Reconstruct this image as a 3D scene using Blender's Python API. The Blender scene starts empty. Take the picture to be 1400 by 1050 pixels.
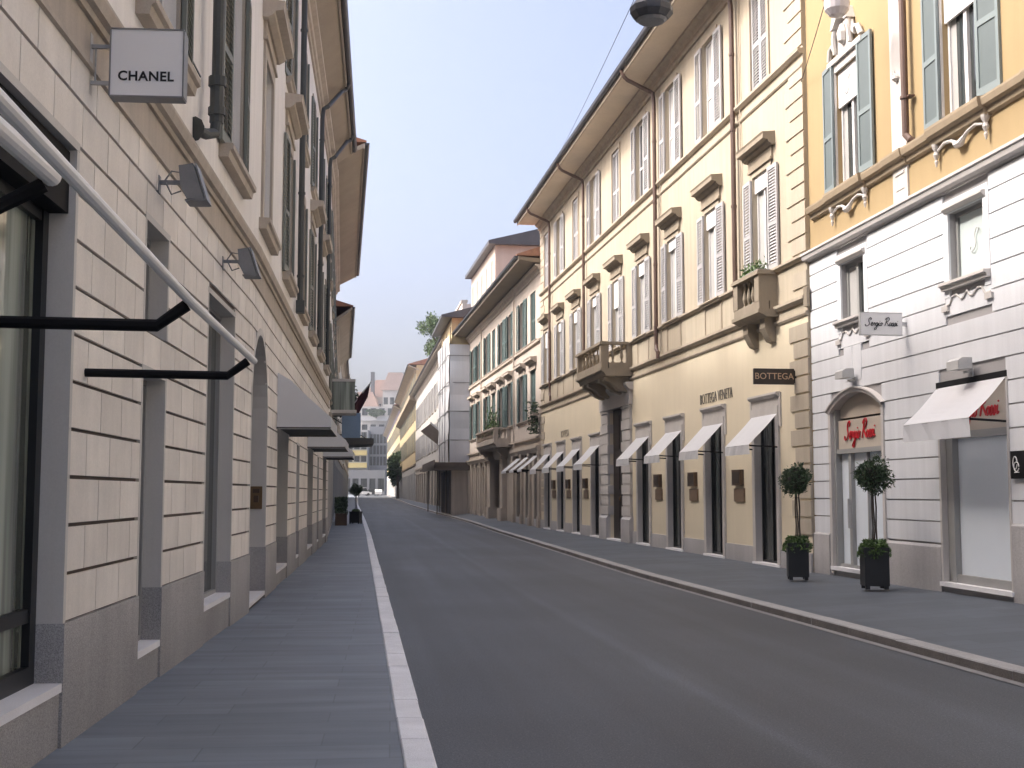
import bpy, bmesh, math, random
from mathutils import Vector, Matrix
R = math.radians
rnd = random.Random(7)
sc = bpy.context.scene
col = sc.collection

# ---------------------------------------------------------------- camera, sky, sun, exposure
cam = bpy.data.objects.new('camera', bpy.data.cameras.new('camera'))
col.objects.link(cam); sc.camera = cam
cam.data.sensor_width = 36.0; cam.data.lens = 43.71
cam.data.clip_start = 0.05; cam.data.clip_end = 6000
cam.location = (0, 0, 1.6); cam.rotation_euler = (R(90 + 5.01), 0, 0)

SUN_DIR = Vector((1.0, -0.02, -1.0)).normalized()          # the way the sunlight travels
w = bpy.data.worlds.new('World'); sc.world = w; w.use_nodes = True
nt = w.node_tree; nt.nodes.clear()
sky = nt.nodes.new('ShaderNodeTexSky'); sky.sky_type = 'NISHITA'; sky.sun_disc = False
sky.sun_elevation = R(45); sky.sun_rotation = R(270)
sky.air_density = 0.55; sky.dust_density = 10.0; sky.ozone_density = 1.2; sky.altitude = 120
bg = nt.nodes.new('ShaderNodeBackground'); bg.inputs[1].default_value = 0.15
wo = nt.nodes.new('ShaderNodeOutputWorld')
nt.links.new(sky.outputs[0], bg.inputs[0]); nt.links.new(bg.outputs[0], wo.inputs[0])

sd = bpy.data.lights.new('sun', 'SUN'); sd.energy = 0.85; sd.angle = R(4.0); sd.color = (1.0, 0.965, 0.92)
sun = bpy.data.objects.new('sun', sd); col.objects.link(sun)
sun.rotation_euler = SUN_DIR.to_track_quat('-Z', 'Y').to_euler()
sc.view_settings.view_transform = 'Standard'; sc.view_settings.look = 'None'
sc.view_settings.gamma = 1.0; sc.view_settings.exposure = 1.74
sc.cycles.max_bounces = 8; sc.cycles.diffuse_bounces = 7

# ---------------------------------------------------------------- materials
def lin(c):
    return tuple((v / 12.92 if v <= 0.04045 else ((v + 0.055) / 1.055) ** 2.4) for v in c)

def mat(name, c, rough=0.7, var=0.12, scale=0.7, fine=60.0, bump=0.15, streak=0.0, metal=0.0, spec=0.4, tint=None, dirt=0.0):
    """base colour c (linear) with blotches (var), fine grain, vertical rain streaks (streak), dirty foot (dirt) and bump"""
    m = bpy.data.materials.new(name); m.use_nodes = True
    n = m.node_tree.nodes; l = m.node_tree.links; b = n['Principled BSDF']
    b.inputs['Roughness'].default_value = rough; b.inputs['Metallic'].default_value = metal
    b.inputs['Specular IOR Level'].default_value = spec
    tc = n.new('ShaderNodeTexCoord')
    def noise(sc_, det, vec=None, rgh=0.6):
        t = n.new('ShaderNodeTexNoise'); t.inputs['Scale'].default_value = sc_
        t.inputs['Detail'].default_value = det; t.inputs['Roughness'].default_value = rgh
        l.new(vec or tc.outputs['Object'], t.inputs['Vector']); return t.outputs[0]
    def mul(col_in, fac_out, lo, hi):
        mr = n.new('ShaderNodeMapRange'); mr.inputs['From Min'].default_value = 0.25; mr.inputs['From Max'].default_value = 0.75
        mr.inputs['To Min'].default_value = lo; mr.inputs['To Max'].default_value = hi
        l.new(fac_out, mr.inputs['Value'])
        mx = n.new('ShaderNodeVectorMath'); mx.operation = 'SCALE'
        l.new(col_in, mx.inputs[0]); l.new(mr.outputs[0], mx.inputs['Scale']); return mx.outputs[0]
    rgb = n.new('ShaderNodeRGB'); rgb.outputs[0].default_value = (*c, 1); cur = rgb.outputs[0]
    if tint:
        mx = n.new('ShaderNodeMixRGB'); mx.inputs[2].default_value = (*tint, 1)
        l.new(cur, mx.inputs[1]); f = n.new('ShaderNodeMapRange'); f.inputs['From Min'].default_value = .4; f.inputs['From Max'].default_value = .7
        l.new(noise(scale * 1.7, 6), f.inputs['Value']); l.new(f.outputs[0], mx.inputs[0]); cur = mx.outputs[0]
    if var: cur = mul(cur, noise(scale, 7), 1 - var, 1 + var)
    if fine: cur = mul(cur, noise(fine, 3), 1 - var * .6, 1 + var * .6)
    if streak:
        mp = n.new('ShaderNodeMapping'); mp.inputs['Scale'].default_value = (3.2, 3.2, 0.22)
        l.new(tc.outputs['Object'], mp.inputs[0]); cur = mul(cur, noise(1.6, 6, mp.outputs[0]), 1 - streak, 1 + streak * .35)
    if dirt:
        sx = n.new('ShaderNodeSeparateXYZ'); l.new(tc.outputs['Object'], sx.inputs[0])
        ad = n.new('ShaderNodeMath'); ad.operation = 'MULTIPLY_ADD'; ad.inputs[1].default_value = -.8
        nz = noise(2.2, 5); l.new(nz, ad.inputs[0]); l.new(sx.outputs['Z'], ad.inputs[2])
        mr = n.new('ShaderNodeMapRange'); mr.inputs['From Min'].default_value = -.4; mr.inputs['From Max'].default_value = .25
        mr.inputs['To Min'].default_value = 1 - dirt; mr.inputs['To Max'].default_value = 1
        l.new(ad.outputs[0], mr.inputs['Value'])
        mx = n.new('ShaderNodeVectorMath'); mx.operation = 'SCALE'; l.new(cur, mx.inputs[0]); l.new(mr.outputs[0], mx.inputs['Scale']); cur = mx.outputs[0]
    l.new(cur, b.inputs['Base Color'])
    if bump:
        bp = n.new('ShaderNodeBump'); bp.inputs['Strength'].default_value = bump; bp.inputs['Distance'].default_value = 0.01
        l.new(noise(fine * .5 if fine else 30, 5), bp.inputs['Height']); l.new(bp.outputs[0], b.inputs['Normal'])
    return m

def stone_speckle(name, c, lo=.6, hi=1.45, sc_=160, rough=.6, dirt=.25, big=.14):
    m = mat(name, c, rough, big, 1.1, 0, .1, streak=.12, dirt=dirt)
    n = m.node_tree.nodes; l = m.node_tree.links; b = n['Principled BSDF']
    src = b.inputs['Base Color'].links[0].from_socket
    tc = n.new('ShaderNodeTexCoord'); t = n.new('ShaderNodeTexNoise'); t.inputs['Scale'].default_value = sc_; t.inputs['Detail'].default_value = 2
    l.new(tc.outputs['Object'], t.inputs[0])
    mr = n.new('ShaderNodeMapRange'); mr.inputs['From Min'].default_value = .3; mr.inputs['From Max'].default_value = .7
    mr.inputs['To Min'].default_value = lo; mr.inputs['To Max'].default_value = hi; l.new(t.outputs[0], mr.inputs['Value'])
    mx = n.new('ShaderNodeVectorMath'); mx.operation = 'SCALE'; l.new(src, mx.inputs[0]); l.new(mr.outputs[0], mx.inputs['Scale'])
    l.new(mx.outputs[0], b.inputs['Base Color']); return m

def paving(name, c, row, length, ang, mortar=.6, rough=.6, var=.25, msize=.006, fine=90):
    """stone slabs in courses; object coordinates are world metres"""
    m = mat(name, c, rough, var * .5, .35, fine, .08)
    n = m.node_tree.nodes; l = m.node_tree.links; b = n['Principled BSDF']
    src = b.inputs['Base Color'].links[0].from_socket
    tc = n.new('ShaderNodeTexCoord'); mp = n.new('ShaderNodeMapping'); mp.inputs['Rotation'].default_value = (0, 0, ang)
    l.new(tc.outputs['Object'], mp.inputs[0])
    br = n.new('ShaderNodeTexBrick'); br.inputs['Scale'].default_value = 1; br.inputs['Row Height'].default_value = row
    br.inputs['Brick Width'].default_value = length; br.inputs['Mortar Size'].default_value = msize; br.inputs['Mortar Smooth'].default_value = .4
    br.offset = .37; br.offset_frequency = 2; br.squash = 1.0
    br.inputs['Color1'].default_value = (1 - var, 1 - var, 1 - var * .9, 1); br.inputs['Color2'].default_value = (1 + var, 1 + var, 1 + var, 1)
    br.inputs['Mortar'].default_value = (mortar,) * 3 + (1,); l.new(mp.outputs[0], br.inputs[0])
    mx = n.new('ShaderNodeVectorMath'); mx.operation = 'MULTIPLY'; l.new(src, mx.inputs[0]); l.new(br.outputs['Color'], mx.inputs[1])
    l.new(mx.outputs[0], b.inputs['Base Color'])
    return m

def glass(name, c=(.02, .022, .022), rough=.04, wav=.02):
    m = bpy.data.materials.new(name); m.use_nodes = True
    n = m.node_tree.nodes; l = m.node_tree.links; b = n['Principled BSDF']
    b.inputs['Roughness'].default_value = rough; b.inputs['Specular IOR Level'].default_value = .6
    tc = n.new('ShaderNodeTexCoord'); mp = n.new('ShaderNodeMapping'); mp.inputs['Scale'].default_value = (6, 6, .25)
    l.new(tc.outputs['Object'], mp.inputs[0]); t = n.new('ShaderNodeTexNoise'); t.inputs['Scale'].default_value = .9; t.inputs['Detail'].default_value = 3
    l.new(mp.outputs[0], t.inputs[0])
    cr = n.new('ShaderNodeMixRGB'); cr.inputs[1].default_value = (*[v * .35 for v in c], 1); cr.inputs[2].default_value = (*[v * 1.7 for v in c], 1)
    mr = n.new('ShaderNodeMapRange'); mr.inputs['From Min'].default_value = .35; mr.inputs['From Max'].default_value = .65
    l.new(t.outputs[0], mr.inputs['Value']); l.new(mr.outputs[0], cr.inputs[0]); l.new(cr.outputs[0], b.inputs['Base Color'])
    t2 = n.new('ShaderNodeTexNoise'); t2.inputs['Scale'].default_value = 1.3; l.new(tc.outputs['Object'], t2.inputs[0])
    bp = n.new('ShaderNodeBump'); bp.inputs['Strength'].default_value = wav; bp.inputs['Distance'].default_value = .1
    l.new(t2.outputs[0], bp.inputs['Height']); l.new(bp.outputs[0], b.inputs['Normal'])
    return m

def leafmat(name, c, c2):
    m = bpy.data.materials.new(name); m.use_nodes = True
    n = m.node_tree.nodes; l = m.node_tree.links; b = n['Principled BSDF']
    b.inputs['Roughness'].default_value = .45; b.inputs['Specular IOR Level'].default_value = .35
    g = n.new('ShaderNodeNewGeometry'); cr = n.new('ShaderNodeMixRGB')
    cr.inputs[1].default_value = (*c, 1); cr.inputs[2].default_value = (*c2, 1)
    l.new(g.outputs['Random Per Island'], cr.inputs[0]); l.new(cr.outputs[0], b.inputs['Base Color'])
    return m

M = {}
M['ashlar'] = mat('ashlar', (0.83, 0.78, 0.715), .75, .10, 1.3, 70, .12, streak=.10)
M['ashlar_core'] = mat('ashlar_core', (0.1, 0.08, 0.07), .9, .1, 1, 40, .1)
M['pale_stucco'] = mat('pale_stucco', (0.88, 0.845, 0.8), .85, .07, .5, 50, .12, streak=.13)
M['buff_stone'] = mat('buff_stone', (0.5, 0.44, 0.37), .8, .13, .9, 60, .15, streak=.2)
M['jamb_stone'] = mat('jamb_stone', (0.6, 0.58, 0.545), .75, .08, .9, 80, .08, streak=.08)
M['granite'] = stone_speckle('granite', (0.38, 0.37, 0.365), big=.22)
M['granite_pale'] = stone_speckle('granite_pale', (0.46, 0.445, 0.44), .75, 1.3, 120)
M['sill_marble'] = mat('sill_marble', (0.82, 0.81, 0.82), .5, .08, 2, 80, .05)
M['cream'] = mat('cream', (0.445, 0.39, 0.3), .85, .07, .45, 45, .1, streak=.17, tint=(.415, .36, .275), dirt=.1)
M['cream_shade_lift'] = mat('cream_shade_lift', (0.65, 0.575, 0.43), .8, .05, .6, 45, .08, streak=.05)  # paler copy of cream, the shaded ground floor brightened by its colour
M['cream_trim'] = mat('cream_trim', (0.42, 0.36, 0.28), .8, .10, .8, 55, .12, streak=.18)
M['soffit'] = mat('soffit', (0.58, 0.495, 0.39), .85, .14, .6, 30, .1)
M['quoin_stone'] = mat('quoin_stone', (0.43, 0.375, 0.295), .85, .08, .9, 55, .12, streak=.14)
M['hood_stone'] = mat('hood_stone', (0.29, 0.245, 0.185), .8, .12, .9, 55, .12, streak=.15)
M['grey_frame'] = mat('grey_frame', (0.5, 0.475, 0.45), .7, .08, 1.4, 70, .08, streak=.12)
M['white_stucco'] = mat('white_stucco', (0.675, 0.69, 0.715), .8, .045, .5, 45, .08, streak=.12)
M['white_core'] = mat('white_core', (.34, .33, .33), .9, .05, 1, 30, .05)
M['ochre'] = mat('ochre', (0.345, 0.255, 0.135), .85, .06, .45, 40, .08, streak=.06)
M['white_trim'] = mat('white_trim', (0.54, 0.515, 0.49), .75, .07, 1.0, 60, .1, streak=.14)
M['tan_cornice'] = mat('tan_cornice', (0.32, 0.255, 0.175), .75, .14, 1.0, 60, .12, streak=.15)
M['grey_cornice'] = mat('grey_cornice', (0.54, 0.515, 0.5), .75, .10, .7, 50, .1, streak=.1)
M['pink'] = mat('pink', (0.5, 0.44, 0.385), .85, .07, .4, 45, .1, streak=.13, dirt=.1)
M['pink_stone'] = mat('pink_stone', (0.46, 0.4, 0.335), .8, .12, .8, 50, .12, streak=.2, dirt=.2)
M['yellow'] = mat('yellow', (0.48, 0.39, 0.23), .85, .07, .4, 40, .1, streak=.12)
M['offwhite'] = mat('offwhite', (0.44, 0.43, 0.41), .85, .08, .5, 40, .1, streak=.14)
M['shutter_grey'] = mat('shutter_grey', (0.42, 0.415, 0.42), .55, .06, 3, 60, .03)
M['shutter_blue'] = mat('shutter_blue', (0.2, 0.24, 0.245), .5, .05, 3, 60, .03)
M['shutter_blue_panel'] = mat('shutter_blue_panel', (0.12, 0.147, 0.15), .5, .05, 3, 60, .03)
M['shutter_green'] = mat('shutter_green', (0.088, 0.135, 0.13), .55, .10, 2, 60, .03)
M['shutter_dark'] = mat('shutter_dark', (0.2, 0.21, 0.185), .55, .10, 2, 60, .03)
M['frame_white'] = mat('frame_white', (.66, .655, .65), .5, .05, 2, 50, .03)
M['frame_grey'] = mat('frame_grey', (.30, .30, .29), .5, .05, 2, 50, .03)
M['frame_black'] = mat('frame_black', (.010, .011, .012), .4, .1, 2, 0, 0)
M['gutter'] = mat('gutter', (.055, .058, .068), .45, .2, 2, 50, .05)
M['copper_pipe'] = mat('copper_pipe', (.12, .075, .06), .5, .2, 2, 40, .05)
M['iron_pipe'] = mat('iron_pipe', (.06, .066, .066), .5, .2, 2, 40, .05)
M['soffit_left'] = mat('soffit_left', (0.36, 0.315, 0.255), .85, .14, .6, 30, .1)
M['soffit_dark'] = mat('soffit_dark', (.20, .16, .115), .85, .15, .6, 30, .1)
M['roof_tile'] = mat('roof_tile', (.30, .155, .10), .85, .3, 3, 30, .4)
M['pink_roof'] = mat('pink_roof', (0.4, 0.29, 0.245), .85, .1, 1, 30, .1)
M['pane'] = glass('pane', (.03, .035, .036))
M['pane_shop'] = glass('pane_shop', (0.07, 0.076, 0.074), .03)
M['pane_green'] = glass('pane_green', (0.22, 0.245, 0.21), .05)
M['pane_cover'] = mat('pane_cover', (0.74, 0.8, 0.86), .25, .05, .8, 0, 0, spec=.5)
M['frosted'] = mat('frosted', (.56, .63, .62), .2, .05, 1, 0, 0, spec=.5)
M['curtain'] = mat('curtain', (0.4, 0.395, 0.385), .9, .1, 2, 40, .05)
M['blind'] = mat('blind', (.72, .715, .71), .8, .04, 1, 50, .03)
M['awning'] = mat('awning', (0.87, 0.88, 0.9), .8, .04, 1.5, 120, .05)
def cloth(m, k=.35):
    n = m.node_tree.nodes; l = m.node_tree.links; b = n['Principled BSDF']; out = n['Material Output']
    t = n.new('ShaderNodeBsdfTranslucent'); mx = n.new('ShaderNodeMixShader'); mx.inputs[0].default_value = k
    l.new(b.inputs['Base Color'].links[0].from_socket, t.inputs['Color']); l.new(b.outputs[0], mx.inputs[1]); l.new(t.outputs[0], mx.inputs[2]); l.new(mx.outputs[0], out.inputs['Surface'])
cloth(M['awning'], .45)
M['awning_rail'] = mat('awning_rail', (0.86, 0.85, 0.83), .4, .05, 2, 40, .02)
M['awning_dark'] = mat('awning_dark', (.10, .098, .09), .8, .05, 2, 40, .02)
M['black_metal'] = mat('black_metal', (.010, .010, .011), .7, .1, 2, 0, 0, spec=.15)
M['grey_metal'] = mat('grey_metal', (.22, .225, .235), .45, .1, 2, 40, .02)
M['light_metal'] = mat('light_metal', (.46, .46, .45), .45, .08, 2, 40, .02)
M['sign_white'] = mat('sign_white', (0.86, 0.86, 0.87), .35, .02, 1, 0, 0)
M['sign_pale'] = mat('sign_pale', (.74, .73, .72), .4, .02, 1, 0, 0)
M['ink'] = mat('ink', (.012, .012, .014), .5, 0, 1, 0, 0)
M['red_ink'] = mat('red_ink', (.52, .02, .03), .45, .05, 1, 0, 0)
M['gold_ink'] = mat('gold_ink', (.55, .38, .24), .4, .05, 1, 0, 0)
M['grey_ink'] = mat('grey_ink', (.10, .095, .085), .5, .05, 1, 0, 0)
M['faded_ink'] = mat('faded_ink', (.36, .32, .26), .6, .05, 1, 0, 0)
M['sign_brown'] = mat('sign_brown', (.040, .028, .020), .4, .1, 1, 0, 0)
M['bronze'] = mat('bronze', (.095, .062, .042), .4, .12, 4, 60, .03, metal=.3)
M['bronze_plate'] = mat('bronze_plate', (.20, .14, .095), .45, .1, 3, 60, .03, metal=.2)
M['brass'] = mat('brass', (0.2, 0.13, 0.07), .35, .15, 3, 60, .03, metal=.7)
M['shop_wood'] = mat('shop_wood', (.47, .415, .35), .5, .05, 1, 30, .03)
M['door_wood'] = mat('door_wood', (.022, .016, .012), .5, .2, 2, 30, .1)
M['asphalt'] = mat('asphalt', (0.047, 0.0545, 0.065), .58, .26, .25, 150, .45, spec=.55)
def streaks(m, ang, lo, hi, sc_=(1.4, .05, 1)):
    n = m.node_tree.nodes; l = m.node_tree.links; b = n['Principled BSDF']; src = b.inputs['Base Color'].links[0].from_socket
    tc = n.new('ShaderNodeTexCoord'); mp0 = n.new('ShaderNodeMapping'); mp0.inputs['Rotation'].default_value = (0, 0, ang); mp = n.new('ShaderNodeMapping'); mp.inputs['Scale'].default_value = sc_
    l.new(tc.outputs['Object'], mp0.inputs[0]); l.new(mp0.outputs[0], mp.inputs[0])
    t = n.new('ShaderNodeTexNoise'); t.inputs['Scale'].default_value = 1; t.inputs['Detail'].default_value = 5; l.new(mp.outputs[0], t.inputs[0])
    mr = n.new('ShaderNodeMapRange'); mr.inputs['From Min'].default_value = .3; mr.inputs['From Max'].default_value = .7; mr.inputs['To Min'].default_value = lo; mr.inputs['To Max'].default_value = hi
    l.new(t.outputs[0], mr.inputs['Value']); mx = n.new('ShaderNodeVectorMath'); mx.operation = 'SCALE'; l.new(src, mx.inputs[0]); l.new(mr.outputs[0], mx.inputs['Scale']); l.new(mx.outputs[0], b.inputs['Base Color'])
streaks(M['asphalt'], R(-6.8), .74, 1.3, (1.9, .06, 1))
streaks(M['asphalt'], R(-6.8), .86, 1.16, (.5, .22, 1))
streaks(M['asphalt'], 0, .7, 1.35, (46, 46, 1))
def islands(m, lo, hi):
    n = m.node_tree.nodes; l = m.node_tree.links; b = n['Principled BSDF']; src = b.inputs['Base Color'].links[0].from_socket
    g = n.new('ShaderNodeNewGeometry'); mr = n.new('ShaderNodeMapRange'); mr.inputs['To Min'].default_value = lo; mr.inputs['To Max'].default_value = hi
    l.new(g.outputs['Random Per Island'], mr.inputs['Value']); mx = n.new('ShaderNodeVectorMath'); mx.operation = 'SCALE'; l.new(src, mx.inputs[0]); l.new(mr.outputs[0], mx.inputs['Scale']); l.new(mx.outputs[0], b.inputs['Base Color'])
islands(M['ashlar'], .90, 1.06); islands(M['white_stucco'], .965, 1.02)
M['slab_left'] = paving('slab_left', (0.158, 0.182, 0.215), .40, 1.15, R(-5.5), .74, .55, .11)
streaks(M['slab_left'], R(-5.5), .84, 1.16, (.7, 4.5, 1))
streaks(M['slab_left'], R(-5.5), .9, 1.1, (.9, .5, 1))
M['slab_right'] = paving('slab_right', (0.088, 0.101, 0.118), .32, .9, R(-7.5), .7, .6, .10)
streaks(M['slab_right'], R(-7), .86, 1.14, (.8, .5, 1))
M['kerb_pale'] = stone_speckle('kerb_pale', (0.82, 0.83, 0.86), .8, 1.2, 140, .6, 0, .1)
M['kerb_shade_dirt'] = stone_speckle('kerb_shade_dirt', (0.19, 0.175, 0.16), .6, 1.4, 140, .75, 0, .3)  # side faces of the same kerb: shade and grime put into the colour
M['kerb_grey'] = stone_speckle('kerb_grey', (0.36, 0.35, 0.34), .7, 1.3, 140, .65, 0, .18)
M['gutter_stone'] = stone_speckle('gutter_stone', (.27, .26, .255), .75, 1.25, 140, .65, 0, .15)
M['earth'] = mat('earth', (.09, .085, .08), .9, .1, .1, 10, .05)
M['leaf_dark'] = leafmat('leaf_dark', (.016, .036, .020), (.075, .12, .055))
M['leaf_mid'] = leafmat('leaf_mid', (.035, .075, .022), (.12, .20, .055))
M['leaf_tree'] = leafmat('leaf_tree', (.030, .065, .022), (.10, .17, .06))
M['leaf_ivy'] = leafmat('leaf_ivy', (.030, .055, .014), (.13, .17, .045))
M['bark'] = mat('bark', (.10, .075, .055), .85, .2, 6, 30, .3)
M['stem'] = mat('stem', (.050, .040, .032), .8, .2, 6, 30, .3)
M['pot'] = mat('pot', (.016, .017, .018), .45, .1, 3, 40, .03)
M['sheet'] = mat('sheet', (0.42, 0.425, 0.44), .75, .05, .35, 30, .25, streak=.06)
M['sheet_blue'] = mat('sheet_blue', (0.54, 0.56, 0.61), .75, .05, .35, 30, .25, streak=.06)
M['scaffold_wood'] = mat('scaffold_wood', (.12, .10, .085), .85, .2, 2, 30, .1)
M['flag'] = mat('flag', (.05, .012, .018), .8, .1, 2, 30, .05)
M['blue_panel'] = mat('blue_panel', (.20, .29, .42), .5, .1, 1, 30, .02)
M['far_grey'] = mat('far_grey', (0.22, 0.23, 0.25), .8, .1, .1, 20, .05)
M['far_pale'] = mat('far_pale', (0.43, 0.435, 0.44), .8, .08, .1, 20, .05)
M['far_yellow'] = mat('far_yellow', (0.55, 0.46, 0.2), .8, .06, .2, 20, .05)
M['far_lilac'] = mat('far_lilac', (.33, .31, .40), .8, .06, .2, 20, .05)
M['car_white'] = mat('car_white', (.70, .70, .70), .25, .02, 1, 0, 0, spec=.6)
M['car_dark'] = mat('car_dark', (.03, .03, .035), .25, .02, 1, 0, 0, spec=.6)
M['tyre'] = mat('tyre', (.02, .02, .02), .8, .1, 3, 0, 0)
M['cable'] = mat('cable', (.07, .065, .06), .6, .1, 3, 0, 0)
M['lamp_glass'] = mat('lamp_glass', (.55, .52, .54), .2, .02, 1, 0, 0, spec=.6)

# ---------------------------------------------------------------- geometry helpers
class MB:
    """collects faces in (s, o, z): along a facade, out of it, up"""
    def __init__(self): self.v = []; self.f = []
    def quad(self, *p):
        i = len(self.v); self.v += [tuple(q) for q in p]; self.f.append(tuple(range(i, i + len(p)))); return self
    def box(self, s0, s1, o0, o1, z0, z1):
        if s0 > s1: s0, s1 = s1, s0
        i = len(self.v)
        self.v += [(s, o, z) for z in (z0, z1) for o in (o0, o1) for s in (s0, s1)]
        self.f += [tuple(i + k for k in q) for q in ((0, 1, 3, 2), (4, 6, 7, 5), (0, 4, 5, 1), (2, 3, 7, 6), (0, 2, 6, 4), (1, 5, 7, 3))]
        return self
    def prism(self, prof, a, b, axis='s'):
        """closed profile extruded a..b: axis 's' takes (o,z) points, 'z' takes (s,o), 'o' takes (s,z)"""
        i = len(self.v); n = len(prof)
        for t in (a, b):
            for p in prof:
                self.v.append((t, p[0], p[1]) if axis == 's' else (p[0], p[1], t) if axis == 'z' else (p[0], t, p[1]))
        self.f.append(tuple(range(i, i + n))); self.f.append(tuple(range(i + 2 * n - 1, i + n - 1, -1)))
        for k in range(n): self.f.append((i + k, i + (k + 1) % n, i + n + (k + 1) % n, i + n + k))
        return self
    def tube(self, pts, r, n=8, cap=True):
        pts = [Vector(p) for p in pts]; rs = r if isinstance(r, (list, tuple)) else [r] * len(pts)
        i = len(self.v); up = None
        for k, p in enumerate(pts):
            d = (pts[min(k + 1, len(pts) - 1)] - pts[max(k - 1, 0)]).normalized()
            if up is None: up = d.orthogonal().normalized()
            up = (up - d * up.dot(d)); up = up.normalized() if up.length > 1e-6 else d.orthogonal().normalized()
            sd_ = d.cross(up)
            for j in range(n):
                a = 2 * math.pi * j / n; self.v.append(tuple(p + (up * math.cos(a) + sd_ * math.sin(a)) * rs[k]))
        for k in range(len(pts) - 1):
            for j in range(n):
                a = i + k * n + j; b = i + k * n + (j + 1) % n
                self.f.append((a, b, b + n, a + n))
        if cap:
            self.f.append(tuple(i + j for j in range(n))); self.f.append(tuple(i + (len(pts) - 1) * n + j for j in range(n - 1, -1, -1)))
        return self
    def lathe(self, prof, c=(0, 0), n=14):
        i = len(self.v)
        for r_, z in prof:
            for j in range(n):
                a = 2 * math.pi * j / n; self.v.append((c[0] + r_ * math.cos(a), c[1] + r_ * math.sin(a), z))
        for k in range(len(prof) - 1):
            for j in range(n):
                a = i + k * n + j; b = i + k * n + (j + 1) % n; self.f.append((a, b, b + n, a + n))
        self.f.append(tuple(i + j for j in range(n - 1, -1, -1))); self.f.append(tuple(i + (len(prof) - 1) * n + j for j in range(n)))
        return self
    def wall(self, s0, s1, z0, z1, ops=(), o=0.0):
        """a wall face with openings (a, b, za, zb, depth[, arch rise]) and their reveals"""
        def inside(s, z):
            for q in ops:
                if q[0] < s < q[1] and q[2] < z < q[3]: return True
            return False
        S = sorted({s0, s1} | {v for q in ops for v in q[:2] if s0 < v < s1}); Z = sorted({z0, z1} | {v for q in ops for v in q[2:4] if z0 < v < z1})
        for a, b in zip(S, S[1:]):
            run = None
            for c, d in zip(Z, Z[1:]):
                if inside((a + b) / 2, (c + d) / 2):
                    if run is not None: self.quad((a, o, run), (b, o, run), (b, o, c), (a, o, c)); run = None
                elif run is None: run = c
            if run is not None: self.quad((a, o, run), (b, o, run), (b, o, Z[-1]), (a, o, Z[-1]))
        for q in ops:
            a, b, c, d, dp = q[:5]; e = o - dp
            rise = q[5] if len(q) > 5 else 0
            sp = d - rise
            self.quad((a, o, c), (a, o, sp), (a, e, sp), (a, e, c)); self.quad((b, o, c), (b, e, c), (b, e, sp), (b, o, sp))
            self.quad((a, o, c), (a, e, c), (b, e, c), (b, o, c))
            if not rise: self.quad((a, o, d), (b, o, d), (b, e, d), (a, e, d))
            else:
                mid = (a + b) / 2; hw = (b - a) / 2; N = 24
                if rise < hw - 1e-3: rr = (hw * hw + rise * rise) / (2 * rise); zc = d - rr
                else: rr = hw; zc = sp
                def zz(s): return zc + math.sqrt(max(0, rr * rr - (s - mid) ** 2)) * (1 if rise <= hw + 1e-3 else rise / hw)
                a0 = math.asin(min(1, hw / rr)); P = [mid + rr * math.sin(-a0 + 2 * a0 * k / N) for k in range(N + 1)]; P[0], P[-1] = a, b
                for x, y in zip(P, P[1:]):
                    self.quad((x, o, zz(x)), (y, o, zz(y)), (y, o, d), (x, o, d))
                    self.quad((x, o, zz(x)), (x, e, zz(x)), (y, e, zz(y)), (y, o, zz(y)))
        return self
    def courses(self, s0, s1, zs, ops=(), o0=-.004, o1=.022, gap=.026, blk=None, vgap=.016, jit=0):
        """raised ashlar courses between the heights zs, cut by openings; blk = block length"""
        for r_, (za, zb) in enumerate(zip(zs, zs[1:])):
            cuts = sorted((max(s0, q[0]), min(s1, q[1])) for q in ops if q[2] < zb - .02 and q[3] > za + .02 and q[1] > s0 and q[0] < s1)
            spans = []; cur = s0
            for a, b in cuts:
                if a > cur + .03: spans.append((cur, a))
                cur = max(cur, b)
            if s1 > cur + .03: spans.append((cur, s1))
            for a, b in spans:
                js = [a]
                if blk:
                    x = math.floor(a / blk) * blk + (blk * .5 if r_ % 2 else 0)
                    while x < b:
                        if x > a + .12 and x < b - .12: js.append(x + (rnd.uniform(-jit, jit) if jit else 0))
                        x += blk
                js.append(b)
                for k, (x, y) in enumerate(zip(js, js[1:])):
                    g0 = vgap / 2 if k else 0; g1 = vgap / 2 if k < len(js) - 2 else 0
                    self.box(x + g0, y - g1, o0, o1, za + gap / 2, zb - gap / 2)
        return self
    def mesh(self, name, sg=1):
        me = bpy.data.meshes.new(name)
        me.from_pydata([(v[0], v[1] * sg, v[2]) for v in self.v], [], self.f)
        bm = bmesh.new(); bm.from_mesh(me); bmesh.ops.recalc_face_normals(bm, faces=bm.faces); bm.to_mesh(me); bm.free()
        return me

def link(name, me, m=None, parent=None):
    o = bpy.data.objects.new(name, me); col.objects.link(o)
    if m is not None and me is not None and not me.materials: me.materials.append(m)
    if parent is not None: o.parent = parent
    return o
def tag(o, label=None, cat=None, group=None, kind=None):
    if label: o['label'] = label
    if cat: o['category'] = cat
    if group: o['group'] = group
    if kind: o['kind'] = kind
    return o
def empty(name, loc, rz=0, label=None, cat=None, group=None):
    o = bpy.data.objects.new(name, None); o.empty_display_size = .3; col.objects.link(o)
    o.location = loc; o.rotation_euler = (0, 0, rz); return tag(o, label, cat, group)
def copy_tree(o, parent=None):
    c = o.copy(); col.objects.link(c)
    if parent is not None: c.parent = parent
    for ch in [x for x in bpy.data.objects if x.parent == o]: copy_tree(ch, c)
    return c

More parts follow.
